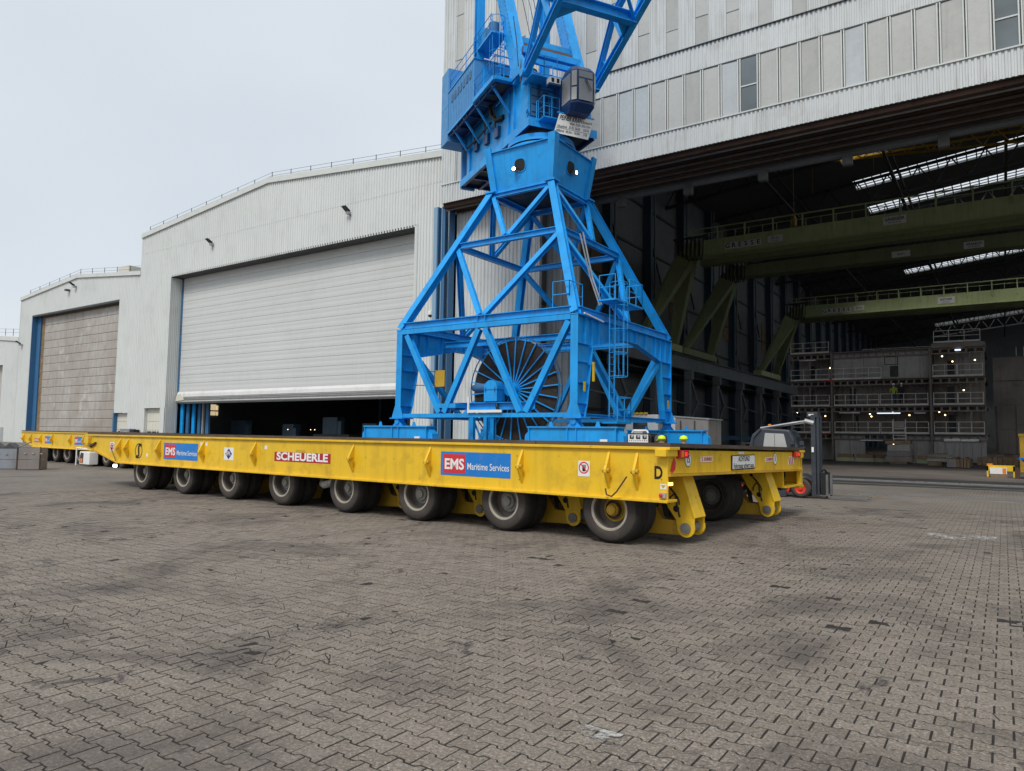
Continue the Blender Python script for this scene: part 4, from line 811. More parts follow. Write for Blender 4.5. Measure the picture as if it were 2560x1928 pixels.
# ---- ladder and platform on the right side, small fittings
cage((XR+.45, YN+2.3, 2.55), (XR+.45, YN+2.3, 8.3), X_, Y_, hoops=5, start=.3, w_=.45)
lp = part(B(XR+.15, YN+1.55, 7.45, XR+1.0, YN+4.3, 7.52), 'access_platform'); part(B(XR-1.2, YN+.6, 7.1, XR-.2, YN+1.4, 7.16), 'access_platform')
railing([(XR+.95, YN+1.6, 7.5), (XR+.2, YN+1.6, 7.5)], 1.05, gap=.7); railing([(XR+.98, YN+2.9, 7.5), (XR+.98, YN+4.25, 7.5), (XR+.2, YN+4.25, 7.5)], 1.05, gap=.9); railing([(XR-1.2, YN+.1, 7.05), (XR-.4, YN+.1, 7.05), (XR-.4, YN+1.2, 7.05)], 1.1, gap=.8)
part(B(XR+.2, YN+1.9, 2.28, XR+.9, YN+3.3, 2.36), 'foot_platform'); railing([(XR+.9, YN+1.95, 2.36), (XR+.9, YN+3.25, 2.36), (XR+.2, YN+3.25, 2.36)], 1.05, gap=.7)
part(B(XR+.18, YN+.3, 3.55, XR+.2, YN+.45, 3.95), 'warning_label', 'yellow'); part(B(XR+.18, YF-.35, 3.2, XR+.2, YF-.2, 3.6), 'warning_label', 'yellow'); part(B(XR+.2, YN+1.0, 4.0, XR+.28, YN+1.1, 4.8), 'yellow_guard', 'yellow')
part(MB().tube((XR+.25, YN+.2, 6.74), (XR+.25, YN+1.9, 6.6), .035, 8), 'light_tube', 'sign_white')
part(MB().path([(XR-.5, YN+1.4, 10.5), (XR-.3, YN+1.9, 8.6), (XR+.05, YN+2.1, 7.4)], .035, 8).path([(XR-.7, YN+1.5, 10.5), (XR-.45, YN+2.0, 8.6), (XR-.1, YN+2.2, 7.4)], .035, 8), 'conduit', 'galv')
part(B(XL+1.35, YN+.9, 4.0, XL+1.95, YN+.93, 4.78), 'yellow_plate', 'yellow_worn'); part(MB().path([(XL+.1, YN+.75, 4.85), (XL+1.4, YN+.9, 4.72)], .02).path([(XL+.1, YN+.7, 4.1), (XL+1.4, YN+.9, 4.05)], .02), 'plate_rods', 'grey_dark')

# ================================================================== HALLS
def corrugated(x0, x1, y, zb, zt, pitch=.3, dep=.06, duty=.5, n_dir=-1):
    """trapezoid sheet in the XZ plane; zb/zt are numbers or functions of x"""
    fb = zb if callable(zb) else (lambda x: zb); ft = zt if callable(zt) else (lambda x: zt)
    m = MB(); pts = []; x = x0; k = pitch
    while x < x1-1e-6:
        for dx, d in ((0,0),(k*.12,1),(k*(.12+duty*.76),1),(k*(.24+duty*.76),0)):
            if x+dx < x1: pts.append((x+dx, y+n_dir*d*dep))
        x += k
    pts.append((x1, y)); vs = []; fs = []
    for i, (a, b_) in enumerate(pts): vs += [(a, b_, fb(a)), (a, b_, ft(a))]
    for i in range(len(pts)-1): fs.append((2*i, 2*i+2, 2*i+3, 2*i+1))
    return m.add(vs, fs)
def roof_rail(P, pts, h=.62, gap=2.6, y=40.25):
    for (xa, za), (xb, zb) in zip(pts[:-1], pts[1:]):
        k = max(1, round((xb-xa)/gap))
        for i in range(k):
            x = xa+(xb-xa)*i/k; z = za+(zb-za)*i/k; MB().tube((x, y, z), (x, y, z+h+.05), .032, 6).build('rail_post', 'grey_dark', P)
        for q in (1, .5): MB().tube((xa, y, za+h*q), (xb, y, zb+h*q), .014, 5).build('guard_rail', 'grey_dark', P)
def floodlight(P, x, z, y=40.0):
    l = MB().loft([[(x-.3, y-.8, z+.16), (x+.25, y-.8, z+.16), (x+.25, y-.72, z+.08), (x-.3, y-.72, z+.08)], [(x-.3, y-.3, z-.1), (x+.25, y-.3, z-.1), (x+.25, y-.25, z-.22), (x-.3, y-.25, z-.22)]]).build('floodlight', 'grey_dark', P, bevel=.02)
    B(x-.15, y-.4, z-.42, x+.15, y-.02, z-.2).build('lamp_bracket', 'galv', l)
# --- middle hall
MH = root('workshop_hall', 'large white corrugated hall with a half raised grey rolling door, behind the crane', 'hall', (-55, 40, 0), 'shipyard halls')
xl, xr, ze, zr, xm = -75.9, -33.3, 22.75, 24.75, -54.6
rf = lambda x: ze+(zr-ze)*(1-abs(x-xm)/(xm-xl)) if x < xm else ze+(zr-ze)*(1-(x-xm)/(xr-xm))
corrugated(xl, -70.1, 40, 4.05, rf).build('wall', 'white_wall', MH); corrugated(xl, -74.15, 40, 0, 4.05).build('wall', 'white_wall', MH); corrugated(-71.0, -70.1, 40, 0, 4.05).build('wall', 'white_wall', MH)
corrugated(-70.1, -36.5, 40, 17.5, rf).build('wall', 'white_wall', MH); corrugated(-36.5, xr, 40, 0, rf).build('wall', 'white_wall', MH)
for a, b_ in (((xl-.1, ze), (xm, zr)), ((xm, zr), (xr, ze))):
    MB().prism([(a[0], 39.8, a[1]-.38), (b_[0], 39.8, b_[1]-.38), (b_[0], 39.8, b_[1]+.1), (a[0], 39.8, a[1]+.1)], (0, .5, 0)).build('roof_fascia', 'trim', MH)
    MB().prism([(a[0], 40.3, a[1]-.1), (b_[0], 40.3, b_[1]-.1), (b_[0], 40.3, b_[1]+.02), (a[0], 40.3, a[1]+.02)], (0, 90, 0)).build('roof', 'roof_dark', MH)
roof_rail(MH, [(xl+.8, ze+.2), (xm, zr+.1), (xr, ze+.1)])
B(-54.1, 43, 24.6, -51.4, 46, 25.9).build('roof_cowl', 'cream', MH); B(xl-.1, 39.93, 0, xl+.06, 40.2, ze-.3).build('corner_trim', 'trim', MH)
B(xl+.2, 39.945, 20.62, xr, 39.958, 20.645).build('sheet_joint', 'trim', MH)
for x, z in ((-62.9, 20.15), (-43.8, 20.05)): floodlight(MH, x, z)
# reveals and rolling door
corr = MB(); y0 = 40.02
for i in range(6): corr.box(-70.16-.0, y0+i*.2, 0, -70.05, y0+i*.2+.12, 17.45)
corr.box(-70.2, 40.0, 0, -70.1, 41.3, 17.45); corr.build('door_reveal', 'white_wall', MH)
B(-36.5, 40.0, 0, -36.3, 41.2, 17.5).build('door_reveal', 'trim', MH); B(-36.6, 39.93, 0, -36.38, 40.0, 17.6).build('door_trim', 'trim', MH); B(-70.25, 39.93, 4.2, -70.03, 40.0, 17.6).build('door_trim', 'trim', MH)
B(-70.1, 40.0, 17.48, -36.3, 41.6, 17.7).build('lintel_soffit', 'grey_dark', MH); B(-70.05, 41.22, 4.6, -69.75, 41.5, 17.4).build('guide_rail', 'hall_blue', MH)
for i in range(4): B(-70.0+i*.55, 41.6+i*.3, 0, -69.55+i*.55, 41.75+i*.3, 4.9).build('inner_post', 'blue' if i % 2 == 0 else 'hall_blue', MH)
B(-67.75, 42.6, 0, -67.55, 42.8, 4.9).build('inner_post', 'galv', MH); B(-67.4, 42.8, 0, -66.9, 43.0, 4.9).build('inner_post', 'hall_blue', MH)
dz = (17.6-5.75)/14
sm = MB(); sm.loft([[(-33.3, -.0, 0), (-33.3, -.006, dz*.25), (-33.3, .006, dz*.5), (-33.3, -.006, dz*.75), (-33.3, 0, dz-.022), (-33.3, .05, dz-.022), (-33.3, .05, 0)], [(0, 0, 0), (0, -.006, dz*.25), (0, .006, dz*.5), (0, -.006, dz*.75), (0, 0, dz-.022), (0, .05, dz-.022), (0, .05, 0)]])
sme = sm.mesh('door_slat'); sme.materials.append(MM['door_grey'])
for i in range(14): inst(sme, 'door_slat', MH, (-36.42, 41.2, 5.75+i*dz))
B(-69.7, 41.25, 5.6, -36.4, 41.3, 17.6).build('door_backing', 'grey_dark', MH)
o = MB(); o.loft([[(x, 41.2+a, b_) for a, b_ in ((0,5.74),(-.12,5.5),(-.15,5.2),(-.04,5.1),(-.10,4.98),(-.06,4.9),(-.12,4.82),(-.12,4.72),(0,4.62),(.1,4.7),(.1,5.74))] for x in (-69.9, -60, -50, -36.4)]); o.build('door_bottom_roll', 'door_white', MH)
for z in (5.06, 4.93, 4.86): B(-69.9, 41.02, z, -36.4, 41.14, z+.02).build('strap', 'galv', MH)
MB().prism([(-70.0, 41.0, 4.75), (-68.5, 41.0, 4.9), (-69.2, 41.0, 5.55), (-69.9, 41.0, 5.3)], (0, .1, 0)).build('torn_flap', 'cream', MH)
B(-69.6, 41.15, 4.5, -36.4, 41.35, 4.63).build('door_edge', 'grey_dark', MH)
# dim interior of the middle hall
B(-76, 40.3, 22.4, xr, 130, 22.6).build('ceiling', 'roof_dark', MH); B(-76, 88, 0, xr, 88.3, 22.5).build('back_wall', 'wall_dark', MH); B(-75.9, 40.1, 0, -75.6, 88, 22.5).build('side_wall', 'wall_dark', MH); B(xr-.3, 42.2, 0, xr, 88, 22.5).build('side_wall', 'wall_dark', MH); B(-75.6, 40.6, 0, -70.2, 40.8, 22.4).build('side_wall', 'wall_dark', MH)
for i in range(4): B(-62+i*7.5, 62, 0, -61.6+i*7.5, 62.4, 12).build('inner_column', 'col_blue', MH)
for x, z, w_, h in ((-115.0, 3.9, 2.6, 1.3), (-115.0, 2.2, 2.5, 1.1)):
    q = x; 
for i, (z0, z1) in enumerate(((6.3, 7.8), (4.2, 5.5))):
    P_ = B(-124.0+15, 87.9, z0, -124.0+15.4, 87.95, z1)

for y0_, y1_, z0_, z1_ in ((48.35, 49.25, 4.2, 4.85), (48.35, 49.2, 3.6, 4.05), (49.33, 49.5, 4.2, 4.75), (49.33, 49.5, 3.6, 4.05)): B(-75.6, y0_, z0_, -75.5, y1_, z1_).build('lit_window', 'lit_window', MH)
for i, (x, a, h) in enumerate(((-70, 3.2, 2.4), (-61.5, 2.2, 2.0), (-55, 2.6, 2.7), (-49.5, 2.4, 2.1), (-44.2, 1.6, 2.9))):
    lab = ('long grey machine bench under the lit windows inside the half open hall', 'low dark machine behind the rolling door, right of the lit windows', 'dark machine cabinet in the middle of the half open hall', 'dark workbench inside the half open hall, left of the crane leg', 'tall dark cabinet inside the half open hall beside the crane leg')[i]
    P = root('machine', lab, 'machine', (x, 49, 0), 'machines in the half open hall'); B(x-a, 48.5, 0, x+a, 50, h*.6).build('machine_bed', 'grey_dark', P); B(x-a*.6, 48.8, h*.6, x+a*.2, 49.8, h+.6).build('machine_head', 'col_blue', P); B(x+a*.4, 48.4, h*.6, x+a*.6, 48.8, h+.2).build('control_box', 'col_blue', P)
for i, x in enumerate((-60.3, -56.8, -56.2)): MB().lathe([(0,0),(.05,.03),(.0,.08)], (x, 47.5, 2.0), Z_, 10).build('small_lamp', 'lamp_warm', MH)
# side door of the middle hall
B(-74.1, 40.35, 0, -71.0, 40.5, 4.05).build('garage_door', 'cream', MH); B(-74.15, 40.0, 0, -74.0, 40.4, 4.05).build('door_reveal', 'trim', MH)
for i in range(4): B(-74.0, 40.33, .9*i+.88, -71.0, 40.35, .9*i+.91).build('door_seam', 'galv', MH)
for i in range(3): B(-73.9+i*.95, 40.33, 1.2, -73.1+i*.95, 40.345, 1.65).build('door_window', 'glass_dark', MH)
# --- left hall
LH = root('side_hall', 'lower white hall with a brown stained fabric door, left of the large hall', 'hall', (-90, 40, 0), 'shipyard halls')
xl, xr, ze, zr, xm = -105.3, -75.95, 18.7, 20.0, -90.2
rf2 = lambda x: ze+(zr-ze)*max(0, 1-abs(x-xm)/14.8)
corrugated(xl, -101.9, 40.05, 0, rf2).build('wall', 'white_wall', LH); corrugated(-101.9, -80.3, 40.05, 16.15, rf2).build('wall', 'white_wall', LH); corrugated(-77.4, xr, 40.05, 0, rf2).build('wall', 'white_wall', LH); corrugated(-80.3, -77.4, 40.05, 3.6, rf2).build('wall', 'white_wall', LH)
for a, b_ in (((xl-.1, ze), (xm, zr)), ((xm, zr), (xr, ze))):
    MB().prism([(a[0], 39.85, a[1]-.3), (b_[0], 39.85, b_[1]-.3), (b_[0], 39.85, b_[1]+.12), (a[0], 39.85, a[1]+.12)], (0, .5, 0)).build('roof_fascia', 'trim', LH)
    MB().prism([(a[0], 40.35, a[1]-.1), (b_[0], 40.35, b_[1]-.1), (b_[0], 40.35, b_[1]+.02), (a[0], 40.35, a[1]+.02)], (0, 80, 0)).build('roof', 'roof_dark', LH)
roof_rail(LH, [(xl+1.8, ze+.25), (xm, zr+.12), (xr, ze+.12)], .65)
MB().loft([[(-89, 44, 19.4), (-86.5, 44, 19.4), (-86.5, 44, 21.6), (-89, 44, 21.6)], [(-89, 58, 19.4), (-86.5, 58, 19.4), (-86.5, 58, 21.6), (-89, 58, 21.6)]]).build('roof_cowl', 'cream', LH); B(xl-.1, 39.95, 0, xl+.05, 40.2, ze-.3).build('corner_trim', 'trim', LH)
floodlight(LH, -90.5, 18.95); floodlight(LH, -104.3, 12.85); B(-92.4, 39.5, 18.3, -92.0, 40, 18.5).build('camera_arm', 'grey_dark', LH)
B(-102.0, 40.02, 0, -101.85, 40.85, 16.2).build('door_jamb', 'hall_blue', LH); B(-101.95, 40.65, 0, -100.9, 40.85, 16.1).build('door_jamb', 'hall_blue', LH); B(-102, 40.02, 15.95, -80.3, 40.9, 16.2).build('door_head', 'grey_dark', LH); B(-80.45, 40.0, 0, -80.2, 40.9, 4.0).build('door_jamb', 'hall_blue', LH)
pw, ph = 19.6/10, 15.75/16; pmx = MB(); pmx.loft([[(0, 0, 0), (pw-.02, 0, 0), (pw-.02, 0, ph-.03), (0, 0, ph-.03)], [(.08, -.025, .06), (pw-.1, -.025, .06), (pw-.1, -.025, ph-.1), (.08, -.025, ph-.1)]])
pme = pmx.mesh('door_panel'); pme.materials.append(MM['door_stained'])
for i in range(10):
    for j in range(16): inst(pme, 'door_panel', LH, (-100.0+i*pw, 40.78+(.0 if j % 2 else .02), .05+j*ph))
B(-100.9, 40.82, 0, -80.3, 40.95, 16).build('door_backing', 'wood', LH)
B(-80.2, 40.4, 0, -77.4, 40.5, 3.6).build('garage_door', 'cream', LH)
for i in range(3): B(-80.2, 40.38, .9*i+.9, -77.4, 40.4, .9*i+.93).build('door_seam', 'galv', LH)
for i in range(3): B(-79.9+i*.9, 40.38, 1.3, -79.3+i*.9, 40.395, 1.65).build('door_window', 'glass_dark', LH)
cbx = root('utility_box', 'pale grey utility cabinet against the wall between the two garage doors', 'cabinet', (-76.2, 39.6, 0)); B(-77.2, 39.2, 0, -75.3, 39.9, 1.88).build('cabinet_body', 'scrap', cbx, bevel=.02); B(-75.25, 39.25, 0, -74.5, 39.85, 1.8).build('dark_side', 'black', cbx); B(-76.3, 39.15, 1.5, -75.6, 39.2, 1.62).build('handle', 'galv', cbx)
# --- hall at the far left edge
FH = root('far_hall', 'low white hall with a grey roof, cut by the left edge of the picture', 'hall', (-112, 40, 0), 'shipyard halls')
corrugated(-109.9, -105.4, 40.1, 0, 13.6).build('wall', 'white_wall', FH); corrugated(-125, -109.9, 40.1, 10.3, lambda x: 13.6+(-x-105)*.09).build('wall', 'white_wall', FH)
MB().prism([(-125, 39.9, 14.9), (-105.4, 39.9, 13.1), (-105.4, 39.9, 13.65), (-125, 39.9, 15.4)], (0, .4, 0)).build('roof_fascia', 'trim', FH); MB().prism([(-125, 48, 13), (-105.4, 48, 13), (-105.4, 48, 15.6), (-125, 48, 16.6)], (0, 30, 0)).build('roof', 'scrap', FH)
roof_rail(FH, [(-125, 15.4), (-105.5, 13.8)], .9)
B(-125, 40.8, 0, -110, 41.0, 10.4).build('door_leaf', 'door_stained', FH); B(-110.05, 40.05, 0, -109.85, 41, 10.4).build('door_reveal', 'trim', FH); B(-109.5, 40.0, 0, -108.6, 40.06, 1.9).build('side_door', 'galv', FH)
# --- building dock hall
DH = root('dock_hall', 'huge shipbuilding hall on the right with an open front and glazed white facade', 'hall', (-5, 38, 0), 'shipyard halls')
FX0, FX1, FY = -32.4, 14.0, 38.0
corrugated(FX0, FX1, FY, 18.0, 19.3, .23, .05, .55).build('cladding_band', 'white_wall_shiny', DH); corrugated(FX0, FX1, FY, 22.42, 23.85, .23, .05, .55).build('cladding_band', 'white_wall_shiny', DH)
for z, h, d in ((19.3, .07, .1), (22.35, .07, .06), (23.85, .04, .12)): B(FX0, FY-d, z, FX1, FY+.1, z+h).build('ledge', 'trim' if z < 20 else 'grey_dark', DH)
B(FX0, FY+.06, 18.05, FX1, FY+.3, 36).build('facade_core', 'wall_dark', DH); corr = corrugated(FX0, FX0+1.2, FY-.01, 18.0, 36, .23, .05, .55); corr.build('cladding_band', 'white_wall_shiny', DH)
i = 0; x = -19.65-1.04*12
while x < FX1:
    if x > FX0+1.2:
        for dx in (-.07, .05): B(x+dx-.03, FY-.10, 19.375, x+dx+.03, FY-.0, 22.348).build('mullion', 'trim', DH)
        mt = ('window_film', 'window_film', 'window_film_c', 'window_film', 'window_film_b', 'window_film')[(i*7+3) % 6]
        kx = round((x+17.57)/1.04)
        if kx == 0: mt = 'window_film_b'
        if kx in (5+1, 17): mt = 'film_dark'
        if mt == 'film_dark':
            B(x+.1, FY-.03, 19.38, x+.95, FY, 20.75).build('window_pane', mt, DH); B(x+.1, FY-.03, 20.82, x+.95, FY, 22.34).build('window_pane', mt, DH); B(x+.09, FY-.07, 20.75, x+.96, FY, 20.82).build('window_bar', 'trim', DH)
        else:
            e0, e1 = random.uniform(-.012, .012), random.uniform(-.012, .012)
            MB().loft([[(x+.1, FY-.03+e0, 19.38), (x+.95, FY-.03-e0, 19.38), (x+.95, FY+.02, 19.38), (x+.1, FY+.02, 19.38)], [(x+.1, FY-.03+e1, 22.34), (x+.95, FY-.03-e1, 22.34), (x+.95, FY+.02, 22.34), (x+.1, FY+.02, 22.34)]]).build('window_pane', mt, DH)
    x += 1.04; i += 1
x = -17.33-1.755*8; i = 0
while x < FX1:
    if x > FX0+.8:
        corrugated(x+.8, x+1.755-.02, FY-.0, 23.9, 36, .23, .05, .55).build('cladding_strip', 'white_wall_shiny', DH)
        z = 23.92; q = 0
        for z1 in (25.3 if i % 2 else 25.6, 28.2, 31.5, 35.5):
            B(x+.03, FY+.0, z, x+.77, FY+.03, z1-.05).build('window_pane', ('window_film', 'window_film_c', 'window_film')[(i+q) % 3], DH); B(x+.02, FY-.03, z1-.05, x+.78, FY+.03, z1).build('window_bar', 'galv', DH); z = z1; q += 1
        for dx in (.0, .78): B(x+dx-.02, FY-.04, 23.9, x+dx+.02, FY+.02, 36).build('mullion', 'trim', DH)
    x += 1.755; i += 1
# rusty door head with tracks
for k in range(9):
    y = 38.25+k*.45; B(FX0, y, 17.75+.05*(k % 3), 60, y+.32, 18.1).build('head_beam', 'rust', DH)
    MB().beam((FX0, y+.38, 17.7+.04*(k % 2)), (60, y+.38, 17.7+.04*(k % 2)), .05, .1).build('door_track', 'rust' if k % 2 else 'steel', DH)
B(FX0, 38.3, 18.12, 60, 42.6, 18.3).build('head_plate', 'rust', DH)
for k in range(9):
    x = -30+k*4.6; B(x, 42.35, 17.0, x+.5, 42.75, 17.8).build('track_hanger', 'steel', DH)
B(FX0, 42.4, 17.55, 60, 42.7, 17.8).build('head_beam', 'col_grey', DH)
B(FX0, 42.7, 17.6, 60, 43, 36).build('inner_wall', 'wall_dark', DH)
# parked door leaves and blue end columns
corrugated(-32.2, -25.2, 39.6, .05, 17.7, .3, .06).build('door_leaf', 'white_wall_shiny', DH); B(-32.2, 39.62, .05, -25.2, 39.75, 17.7).build('door_leaf_back', 'galv', DH)
corrugated(-25.1, -22.6, 40.5, .05, 17.7, .5, .1).build('door_leaf', 'col_grey', DH); B(-25.1, 40.55, .05, -22.6, 40.7, 17.7).build('door_leaf_back', 'wall_dark', DH)
B(-25.2, 39.5, .05, -25.05, 39.8, 17.7).build('leaf_edge', 'galv', DH)
B(-33.35, 38.35, 0, -33.0, 38.45, 18).build('end_column', 'hall_blue_light', DH); B(-33.0, 38.42, 0, -32.95, 38.9, 18).build('end_column', 'hall_blue', DH); B(-32.75, 38.5, 0, -32.68, 39.2, 18).build('end_column', 'hall_blue_light', DH); B(-32.67, 38.55, 0, -32.45, 38.62, 17.9).build('end_column', 'hall_blue', DH); B(-32.3, 38.8, 0, -32.24, 39.4, 17.9).build('end_column', 'hall_blue', DH)
MB().tube((-33.15, 38.1, 0), (-33.15, 38.1, 2.6), .13, 10).build('standpipe', 'cream', DH)
# left wall with girts and columns
WX = -31.2
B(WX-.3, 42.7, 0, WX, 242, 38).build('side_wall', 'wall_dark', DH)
for z in (4.2, 8.3, 12.6, 17.0, 21.5, 26.2, 31): B(WX+.002, 43, z, WX+.18, 242, z+.22).build('wall_girt', 'grey_dark', DH)
for k in range(20):
    y = 51+k*9.5
    c = MB().ibm((WX+.5, y, 0), (WX+.5, y, 34), .5, .8, .06, .05, X_).build('wall_column', 'col_blue', DH)
    MB().tube((WX+1.0, y+.6, 0), (WX+1.0, y+.6, 34), .12, 8).build('down_pipe', 'col_grey', DH)
    if k < 12:
        for z0, z1 in ((10.8, 16.5), (17.5, 24)):
            MB().beam((WX+.3, y+.4, z1), (WX+.3, y+4.8, z0), .15, .15, X_).build('wall_brace', 'grey_dark', DH)
for k in range(6):
    y = 58+k*19; b = B(WX+.01, y, 15.2, WX+.09, y+5, 20.2).build('wall_window', 'wood', DH)
RX = -28.0
for k in range(13):
    y = 47+k*9.1
    B(RX-.3, y-.25, 0, RX+.3, y+.25, 9.0).build('runway_column', 'col_grey', DH); B(RX-.1, y-.75, 8.0, RX+.75, y-.1, 8.95).build('column_bracket', 'col_grey', DH)
    if k < 11:
        MB().ibm((RX, y+.3, 3.2), (RX, y+2.8, 5.7), .3, .3, .03, .03, X_).build('runway_brace', 'col_grey', DH); MB().ibm((RX, y+2.8, 5.7), (RX, y+.3, 8.6), .3, .3, .03, .03, X_).build('runway_brace', 'col_grey', DH); MB().beam((RX, y+2.8, 5.7), (RX, y+8.7, 5.4), .12, .12).build('runway_tie', 'col_grey', DH)
MB().ibm((RX, 43.5, 9.75), (RX, 165, 9.75), .6, 1.5, .06, .05).build('runway_girder', 'col_grey', DH); MB().beam((RX, 43.5, 10.55), (RX, 165, 10.55), .1, .1).build('runway_rail', 'steel', DH)
B(RX-2.8, 43.5, 8.4, RX-.6, 165, 8.55).build('gallery', 'grey_dark', DH)
B(RX-.15, 55, 1.6, RX+.15, 150, 2.1).build('wall_duct', 'hall_blue', DH)
# roof with open rooflight strips
zf = lambda x: 33.0+.11*(x+12)
strips = [(81.8, 85.4), (92.3, 95.8), (103.6, 107), (146, 150), (188, 191), (217, 221)]
ys = [42.7]
for a, b_ in strips: ys += [a, b_]
ys.append(242)
def slab(xa, xb, y0, y1, nm, mt, t=.25, dz_=0): MB().loft([[(xa, y0, zf(xa)+dz_), (xb, y0, zf(xb)+dz_), (xb, y0, zf(xb)+dz_+t), (xa, y0, zf(xa)+dz_+t)], [(xa, y1, zf(xa)+dz_), (xb, y1, zf(xb)+dz_), (xb, y1, zf(xb)+dz_+t), (xa, y1, zf(xa)+dz_+t)]]).build(nm, mt, DH)
slab(WX, -14.2, 42.7, 242, 'roof', 'roof_dark')
for k in range(0, len(ys), 2): slab(-14.19, 30, ys[k], ys[k+1], 'roof', 'roof_dark')
for a, b_ in strips:
    g = MB()
    for q in range(28): xx = -14+q*.95; g.beam((xx, a, zf(xx)+.1), (xx, b_, zf(xx)+.1), .12, .1)
    for q in range(1, 3): yy = a+(b_-a)*q/3; g.beam((-14, yy, zf(-14)+.1), (12, yy, zf(12)+.1), .12, .1)
    g.build('rooflight_bars', 'grey_dark', DH)
slab(30, 60, 42.7, 242, 'roof', 'roof_dark')
for k in range(11):
    y = 60+k*16
    tr = MB(); tr.beam((WX, y, zf(WX)-.4), (30, y, zf(30)-.4), .3, .3); tr.beam((WX, y, zf(WX)-3.0), (30, y, zf(30)-3.0), .3, .3)
    for q in range(18):
        xa = WX+q*3.2; xb = xa+1.6; tr.beam((xa, y, zf(xa)-3.0), (xb, y, zf(xb)-.4), .14, .14); tr.beam((xb, y, zf(xb)-.4), (xb+1.6, y, zf(xb+1.6)-3.0), .14, .14)
    tr.build('roof_truss', 'grey_dark', DH)
for x in (-20, -9, 1): 
    pr = MB(); pr.beam((x, 43, zf(x)-3.2), (x, 240, zf(x)-3.2), .25, .25); pr.beam((x, 43, zf(x)-1.2), (x, 240, zf(x)-1.2), .2, .2); pr.build('roof_purlin', 'grey_dark', DH)
B(WX, 242, 0, 60, 242.5, 44).build('back_wall', 'wall_dark', DH); B(60, 42.7, 0, 60.5, 242, 26).build('side_wall', 'wall_dark', DH); B(14.0, 38.0, 18.05, 60, 38.3, 36).build('facade_core', 'white_wall', DH); B(34, 39, 0, 60, 39.4, 18).build('front_wall', 'white_wall', DH)  # unseen right side wall stops short of the roof to let more light in
# surveillance camera on the hall corner
sc = root('security_camera', 'white dome security camera on the wall beside the blue column', 'camera', (-34.0, 39.6, 10.4)); B(-33.9, 39.4, 10.3, -33.6, 39.95, 10.75).build('mount_box', 'galv', sc); MB().tube((-33.8, 39.5, 10.7), (-34.15, 39.2, 10.75), .05, 8).build('mount_arm', 'sign_white', sc); MB().lathe([(.0,.2),(.17,.15),(.2,0),(.2,-.15)], (-34.2, 39.2, 10.55), Z_, 16).build('camera_body', 'sign_white', sc, smooth=True); MB().lathe([(.17,0),(.15,-.12),(.0,-.19)], (-34.2, 39.2, 10.4), Z_, 16).build('dome', 'black', sc, smooth=True)

# ================================================================== INSIDE THE DOCK HALL
def gantry(name, label, y, zt, hgt, x0, cat='crane', foot_z=10.6, rail=True, legs=((-6.2, 0), (2.2, 0)), mt='gantry_green', y2=None):
    P = root(name, label, cat, (x0, y, 0), 'green gantry cranes inside the dock hall')
    b = MB(); b.loft([[(x0+.6, y-.7, zt-hgt*1.0), (x0+.6, y+.7, zt-hgt), (x0+.6, y+.7, zt), (x0+.6, y-.7, zt)], [(30, y-.7, zt-hgt), (30, y+.7, zt-hgt), (30, y+.7, zt), (30, y-.7, zt)]]); g = b.build('bridge_girder', mt, P)
    B(x0+.5, y-.85, zt-hgt-.06, 30, y+.85, zt-hgt).build('girder_flange', mt, g)
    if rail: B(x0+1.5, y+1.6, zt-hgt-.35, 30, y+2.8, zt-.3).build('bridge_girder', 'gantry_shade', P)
    # inclined legs down to the runway
    for dy, dx in legs:
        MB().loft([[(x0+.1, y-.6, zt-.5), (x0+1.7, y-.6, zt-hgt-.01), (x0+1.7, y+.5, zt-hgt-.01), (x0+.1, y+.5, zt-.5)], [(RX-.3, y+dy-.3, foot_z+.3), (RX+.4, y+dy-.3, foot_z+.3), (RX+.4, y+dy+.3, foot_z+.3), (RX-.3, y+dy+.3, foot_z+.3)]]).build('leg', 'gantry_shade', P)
    B(RX-.5, y-7.2, foot_z, RX+.6, y+3.2, foot_z+.7).build('end_carriage', mt, P)
    if rail:
        zz = zt+.05; k = 12
        for i in range(k): xx = x0+1.5+i*2.6; B(xx-.06, y-.82, zt-.7, xx+.06, y-.72, zz+1.1).build('rail_post', mt, P)
        for i in range(k*2): xx = x0+1.5+i*1.3; MB().tube((xx, y+.6, zz), (xx, y+.6, zz+1.0), .04, 5).build('rail_post', mt, P)
        for q, r_ in ((1.1, .07), (.6, .035)): MB().tube((x0+1, y-.77, zz+q), (30, y-.77, zz+q), r_, 6).build('hand_rail', mt, P)
    fl = MB()
    for i in range(7):
        xx = x0-.1+i*.42; fl.path([(xx, y-.9, zt+.3), (xx-.05, y-.95, zt-1.2), (xx+.05, y-.95, zt-1.9), (xx+.2, y-.95, zt-1.9), (xx+.28, y-.95, zt-1.2), (xx+.3, y-.9, zt+.3)], .05, 5)
    fl.build('festoon_cable', 'black', P); B(x0-.3, y-1, zt+.3, x0+3.2, y-.7, zt+.45).build('festoon_rail', 'grey_dark', P)
    return P
G1 = gantry('gantry_crane', 'nearest green gantry crane spanning the dock hall, lettered GRESSE', 68, 21.05, 1.5, -26.4)
def plate(P, s_, x, y, z, w_, h, sz, sx=.8, nm='name_plate', lines=None):
    b = B(x, y-.03, z, x+w_, y, z+h).build(nm, 'sign_white', P)
    text(s_, sz, (x+w_/2, y-.04, z+h*(.62 if lines else .5)), X_, Z_, 'black', b, sx)
    if lines: text(lines, sz*.5, (x+w_/2, y-.04, z+h*.22), X_, Z_, 'black', b, sx)
for i, ch in enumerate('GRESSE'): plate(G1, ch, -21.6+i*.58, 67.28, 19.85, .54, .62, .62, 1.0, 'letter_plate')
